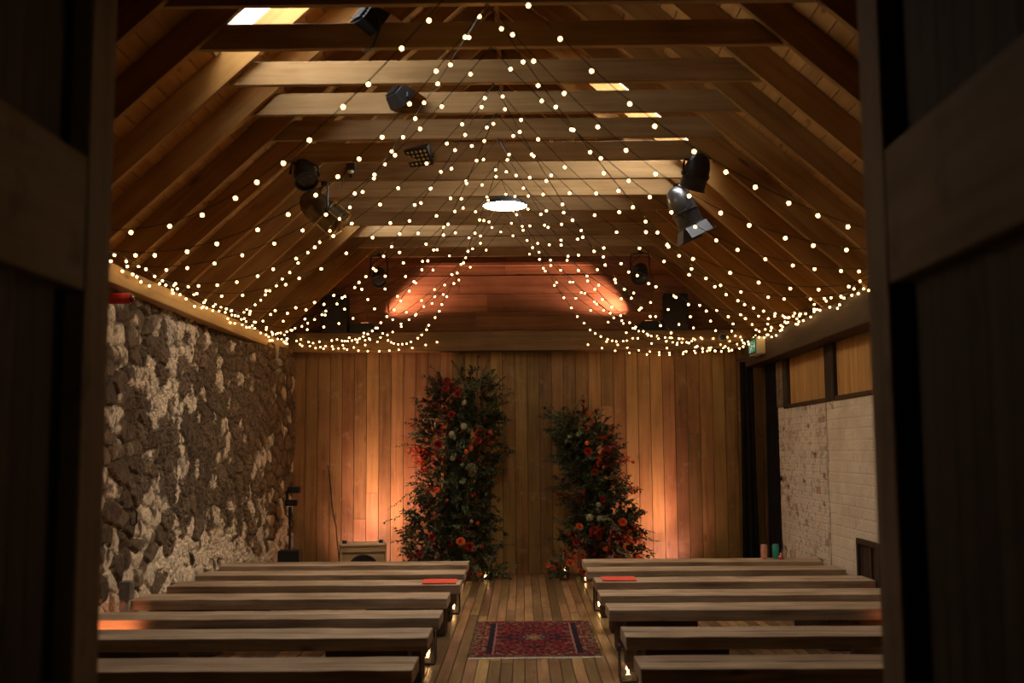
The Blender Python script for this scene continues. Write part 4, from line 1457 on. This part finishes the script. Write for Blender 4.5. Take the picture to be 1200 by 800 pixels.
mb.build('bracket', M['black'], r)

# loudspeaker cabinet of pale wood on the floor
c = at_y(424, 640, 12.55)
r = empty('wooden_speaker', (c.x - .02, 12.75, 0), 'pale wooden speaker cabinet with round black cone by the plank wall', 'loudspeaker', rot=(0, 0, math.radians(11)))
h = .555; w = .262
mb = MB()
mb.box(-w, w, -.2, .24, .0, .02); mb.box(-w, w, -.22, .24, h - .02, h); mb.box(-w, -w + .02, -.2, .24, .02, h - .02); mb.box(w - .02, w, -.2, .24, .02, h - .02); mb.box(-w + .02, w - .02, .22, .24, .02, h - .02)
mb.build('cabinet_body', M['cabinet'], r, bevel=.004)
mb = MB(); mb.box(-w + .02, w - .02, -.185, -.165, .02, h - .09)
mb.build('front_baffle', M['cabinet'], r)
mb = MB(); mb.box(-w + .02, w - .02, -.205, -.165, h - .088, h - .0201)
mb.build('top_rail', M['cabinet'], r, bevel=.003)
mb = MB(); mb.lathe([(.175, 0), (.175, .012), (.165, .016), (.15, .010), (.06, -.02), (.055, .0), (.0, .01)], 36, Matrix.Translation((0, -.186, .27)) @ Matrix.Rotation(PI / 2, 4, 'X'), cap1=False)
mb.build('speaker_cone', M['black'], r, smooth=True)
for x in (-w + .055, w - .055):
    mb = MB(); mb.lathe([(.024, 0), (.026, .02), (.022, .034)], 14, Matrix.Translation((x, -.03, h)))
    mb.build('rubber_foot', M['black_soft'], r, smooth=True)

# stand with two small lamps, left corner
c = at_y(340, 600, 13.2)
r = empty('lighting_stand', (c.x, 13.2, 0), 'black lighting stand with two lamp heads in the left corner', 'lighting stand')
mb = MB(); mb.tube([(0, 0, .03), (0, 0, .85)], .014, 8); mb.tube([(0, 0, .8), (0, 0, .95)], .022, 8)
mb.build('pole', M['black'], r, smooth=True)
for k in range(3):
    w_ = k * 2 * PI / 3 + .5
    mb = MB(); mb.tube([(0, 0, .28), (.13 * math.cos(w_), .13 * math.sin(w_), .015)], .010, 6)
    mb.build('leg', M['black'], r)
for zz, dx in ((1.0, 0), (1.155, .03)):
    mb = MB(); mb.box(-.06 + dx, .09 + dx, -.05, .05, zz - .04, zz + .035)
    hd = mb.build('lamp_head', M['black_soft'], r, bevel=.012)
    mb = MB(); mb.lathe([(.03, .0), (.032, .012)], 14, Matrix.Translation((.0 + dx, -.0505, zz)) @ Matrix.Rotation(PI / 2, 4, 'X'))
    mb.build('lens', M['black'], hd, smooth=True)
mb = MB(); mb.box(-.05, -.02, -.03, .03, .96, 1.14)
mb.build('head_bracket', M['black'], r)
# black flight case beside the stand
r = empty('equipment_case', (c.x + .06, 12.95, 0), 'black equipment case on the floor by the lighting stand', 'equipment case')
mb = MB(); mb.box(-.13, .12, -.09, .09, 0, .46)
mb.build('case_body', M['black_soft'], r, bevel=.01)
mb = MB(); mb.tube([(-.05, -.095, .28), (-.05, -.12, .30), (.07, -.12, .30), (.07, -.095, .28)], .008, 6)
mb.build('handle', M['black'], r)
# cable down the plank wall
mb = MB()
pts = []
for (px, py) in [(384, 545), (386, 558), (388, 575), (389, 590), (391, 605), (394, 616), (395, 632), (397, 650)]:
    q = at_y(px, py, BACK - .008); pts.append((q.x, q.y, q.z))
pts.append((pts[-1][0] + .03, BACK - .02, .02))
mb.tube(pts, .007, 6)
o = mb.build('wall_cable', M['cable']); tag(o, 'thin black cable running down the plank wall behind the speaker cabinet', 'cable')

# socket box and hook on the stone wall
r = empty('socket_box', (-3.11, 8.55, .42), 'grey metal socket box low on the stone wall', 'socket box')
mb = MB(); mb.box(0, .085, -.05, .05, .06, .2); mb.box(0, .05, -.035, .035, -.06, .0599)
mb.build('box_body', M['grey'], r, bevel=.006)
mb = MB(); mb.box(.0851, .09, -.035, .035, .075, .185)
mb.build('cover_plate', M['steel'], r)
r = empty('wall_hook', (-3.08, 8.62, 1.12), 'dark iron hook on the lower stone wall', 'hook')
mb = MB(); mb.tube([(-.06, 0, .05), (.03, 0, .05), (.05, 0, .02), (.05, 0, -.06), (.03, 0, -.085), (.005, 0, -.07), (.0, 0, -.03)], .008, 8)
mb.build('hook_bar', M['iron'], r, smooth=True)
mb = MB(); mb.lathe([(.025, 0), (.025, .01)], 14, Matrix.Translation((.012, 0, .05)) @ RY90)
mb.build('back_plate', M['iron'], r)

# ------------------------------------------------------------------ fairy lights
me_b = None
mb = MB()
nr_, ns_ = 6, 10
prof = [(0.0106 * math.sin(PI * (i + .0001) / nr_), -0.0106 * math.cos(PI * (i + .0001) / nr_)) for i in range(1, nr_)]
mb.lathe(prof, ns_)
_o = mb.build('bulb', M['bulb'], smooth=True)
BULB = _o.data
bpy.data.objects.remove(_o)
SOCK = MB()
n_bulb = 0
def fairy(path, spacing, lab, seed, group, hang=.024, jit=.25, dead=.02):
    """path: list of points of the cable"""
    global n_bulb
    r = random.Random(seed)
    o0 = Vector(path[0])
    root = empty('string_light', o0, lab, 'fairy lights', group)
    path = [Vector(p) - o0 for p in path]
    cum = [0]
    for a, b in zip(path[:-1], path[1:]): cum.append(cum[-1] + (b - a).length)
    mb = MB(); mb.tube(path, .0032, 4)
    s = spacing * r.uniform(.3, .9); bulbs = []
    while s < cum[-1]:
        k = next(i for i in range(len(cum) - 1) if cum[i + 1] >= s)
        t = (s - cum[k]) / max(1e-6, cum[k + 1] - cum[k])
        p = path[k].lerp(path[k + 1], t)
        dirv = Vector((r.uniform(-.6, .6), r.uniform(-.6, .6), -1)).normalized()
        q = p + dirv * hang
        mb.tube([p, p + dirv * (hang - .012)], .0045, 5)
        bulbs.append(q)
        s += spacing * r.uniform(1 - jit, 1 + jit)
    mb.build('cable', M['cable'], root)
    for q in bulbs[:98]:
        b = bpy.data.objects.new('bulb', BULB)
        COL.objects.link(b); b.parent = root; b.location = q
        n_bulb += 1
    return root
def swag(A, B, sag, n=26, wob=0, seed=0):
    r = random.Random(seed); out = []
    A, B = Vector(A), Vector(B)
    ph = r.uniform(0, 6)
    for i in range(n + 1):
        t = i / n
        p = A.lerp(B, t); p.z -= sag * 4 * t * (1 - t)
        p.y += wob * math.sin(ph + t * 7) * t * (1 - t) * 2
        out.append(p)
    return out
G_ = 'fairy lights strung from the beams to the eaves'
XL, ZL_, XR, ZR_ = -3.03, 3.045, 2.875, 2.965
sd = 100
for k in range(0, 11):
    Y = YI[k] + .055
    apex = (-.18, YI[k] - .005, ZC - .006)
    name = 'beam just inside the doorway' if k == 0 else ORD[k - 1] + ' cross beam'
    rr = random.Random(k * 7 + 1)
    for side in ('left', 'right'):
        ye = YI[k] + rr.uniform(1.0, 1.7)
        if k >= 9: ye = min(ye + .5, 13.9)
        B_ = (XL, ye, ZL_) if side == 'left' else (XR, ye, ZR_)
        sd += 1
        fairy(swag(apex, B_, rr.uniform(.46, .62), 26, .15, sd), .225, 'fairy lights sagging from the %s to the %s eave' % (name, side), sd, G_)
# longer strings running back to the end wall
for (k, side, ye, xe, ze, sag) in [(1, 'left', 11.4, XL, ZL_, .25), (3, 'left', 13.0, XL, ZL_, .45), (3, 'right', 13.4, XR, ZR_, .75), (1, 'right', 11.0, XR, ZR_, .5), (4, 'left', 14.2, -2.45, 3.1, .55), (5, 'right', 14.2, 2.35, 3.08, .6), (6, 'left', 14.2, -1.75, 3.07, .55), (7, 'right', 14.2, 1.45, 3.07, .5), (8, 'left', 14.2, -2.2, 3.08, .4), (8, 'right', 14.2, 2.0, 3.07, .35)]:
    sd += 1
    tgt = 'the far %s eave' % side if abs(xe) > 2.6 else 'the %s tie beam' % side
    fairy(swag((-.18, YI[k] - .008, ZC - .008), (xe, ye, ze), sag, 30, .1, sd), .25, 'long fairy light string from the %s cross beam to %s' % (ORD[k - 1], tgt), sd, 'long fairy light strings running to the end wall')
# wound along the wall plates
def wander(x, z, y0, y1, amp, seed, n=60, axis='y'):
    r = random.Random(seed); out = []
    p1, p2 = r.uniform(0, 6), r.uniform(0, 6)
    for i in range(n + 1):
        t = i / n; y = y0 + (y1 - y0) * t
        dz = amp * (math.sin(p1 + t * 31) * .6 + math.sin(p2 + t * 73) * .4); dx = .02 * math.sin(p2 + t * 51)
        out.append((x + dx, y, z + dz) if axis == 'y' else (y, x + dx, z + dz))
    return out
fairy(wander(-3.022, 3.0, 6.8, 14.15, .045, 5), .175, 'string of warm bulbs wound along the left wall plate', 301, 'fairy lights along the wall plates', .022)
fairy(wander(-2.99, 3.06, 7.6, 14.1, .03, 6), .30, 'looser string of warm bulbs lying above the left wall plate', 302, 'fairy lights along the wall plates', .022)
fairy(wander(2.868, 2.93, 7.0, 12.95, .045, 7), .165, 'string of warm bulbs wound along the right wall plate', 303, 'fairy lights along the wall plates', .022)
fairy(wander(2.845, 2.99, 7.6, 14.1, .035, 8), .27, 'looser string of warm bulbs lying above the right wall plate', 304, 'fairy lights along the wall plates', .022)
# swags along the tie beam
for (x0, x1, z0, z1, sag, y, lab, sp) in [(-2.98, -1.0, 3.12, 3.07, .17, 14.19, 'swag of warm bulbs across the left half of the tie beam', .15), (-2.95, -1.75, 3.02, 3.10, .10, 14.17, 'short swag of warm bulbs at the left end of the tie beam', .14),
                                          (1.0, 2.86, 3.07, 3.08, .20, 14.19, 'swag of warm bulbs across the right half of the tie beam', .15), (.75, 2.84, 3.02, 2.99, .16, 14.16, 'lower swag of warm bulbs under the right half of the tie beam', .17), (1.6, 2.86, 3.13, 3.1, .06, 14.21, 'short swag of warm bulbs on top right of the tie beam', .14)]:
    sd += 1
    fairy(swag((x0, y, z0), (x1, y, z1), sag, 24), sp, lab, sd, 'fairy lights on the tie beam', .022)
print('bulbs', n_bulb)

# ------------------------------------------------------------------ lamps that light the place
def spot(name, loc, tgt, power, col, ang, blend=.6, size=.04):
    L = bpy.data.lights.new(name, 'SPOT')
    L.energy = power; L.color = col; L.spot_size = math.radians(ang); L.spot_blend = blend; L.shadow_soft_size = size
    o = bpy.data.objects.new(name, L); COL.objects.link(o)
    o.location = loc
    o.rotation_euler = (Vector(tgt) - Vector(loc)).to_track_quat('-Z', 'Y').to_euler()
    return o
def floor_uplight(x, y, lab, rz=0):
    r = empty('floor_uplight', (x, y, 0), lab, 'uplight', 'uplights on the floor', rot=(0, 0, rz))
    mb = MB(); mb.lathe([(.075, 0), (.08, .01), (.08, .11), (.07, .115), (.066, .095)], 22)
    mb.build('uplight_housing', M['black_soft'], r, smooth=True)
    mb = MB(); mb.lathe([(.062, .094), (.06, .0965)], 20)
    mb.build('uplight_glass', M['orange_led'], r)
OR = (1, .44, .34)
floor_uplight(-2.12, 13.72, 'black uplight on the floor behind the wooden speaker cabinet')
spot('floor_uplight_beam_left', (-2.12, 13.72, .16), (-1.62, 14.45, 1.6), 235, OR, 76, 1)
spot('floor_uplight_spill_left', (-2.12, 13.72, .16), (-1.75, 14.45, .75), 62, OR, 140, 1)
floor_uplight(1.94, 13.82, 'black uplight on the floor right of the shorter flower column')
spot('floor_uplight_beam_right', (1.94, 13.82, .16), (1.50, 14.45, 1.35), 100, OR, 72, 1)
spot('floor_uplight_spill_right', (1.94, 13.82, .16), (1.6, 14.45, .7), 36, OR, 140, 1)
floor_uplight(-2.93, 7.30, 'black uplight on the floor at the left wall in front of the fifth bench')
spot('floor_uplight_beam_near_left', (-2.93, 7.30, .16), (-2.95, 7.9, .55), 24, (1, .3, .12), 75, .8)
floor_uplight(2.95, 7.45, 'black uplight on the floor at the right wall in front of the fifth bench')
spot('floor_uplight_beam_near_right', (2.95, 7.45, .16), (2.9, 8.3, .5), 9, (1, .25, .1), 80, .8)
spot('tie_uplight_beam_left', ul.location + Vector((.0, -.02, .16)), ul.location + Vector((1.0, .13, .62)), 380, (1, .43, .29), 44, 1)
spot('tie_uplight_beam_right', ur.location + Vector((.0, -.02, .16)), ur.location + Vector((-.95, .13, .62)), 600, (1, .45, .31), 44, 1)
# dim unseen fill light, added to brighten the left door
L = bpy.data.lights.new('door_fill_light', 'POINT'); L.energy = 7; L.color = (1, .72, .42); L.shadow_soft_size = .15
lo = bpy.data.objects.new('door_fill_light', L); COL.objects.link(lo); lo.location = (2.2, .8, 2.5)

# ------------------------------------------------------------------ world, camera, view
w = bpy.data.worlds.new('sky'); SC.world = w
w.use_nodes = True
bg = w.node_tree.nodes['Background']
bg.inputs['Color'].default_value = (1, .97, .92, 1)
bg.inputs['Strength'].default_value = 34

cam = bpy.data.cameras.new('camera')
co_ = bpy.data.objects.new('camera', cam); COL.objects.link(co_)
cam.sensor_width = 36
cam.lens = F / 1200 * 36
cam.clip_start = .05
R3 = Matrix((_r, _u, -_f)).transposed()
co_.matrix_world = Matrix.Translation((0, 0, CZ)) @ R3.to_4x4() @ Matrix.Rotation(-ROLL, 4, 'Z')
cam.dof.use_dof = True
cam.dof.focus_distance = 11.5
cam.dof.aperture_fstop = 1.8
SC.camera = co_
SC.view_settings.view_transform = 'Standard'
SC.view_settings.look = 'None'
SC.view_settings.exposure = 0
SC.view_settings.gamma = 1
SC.view_settings.use_curve_mapping = False
SC.cycles.use_denoising = True
SC.cycles.max_bounces = 8
SC.cycles.transparent_max_bounces = 16
SC.cycles.sample_clamp_indirect = 6
SC.cycles.use_light_tree = True
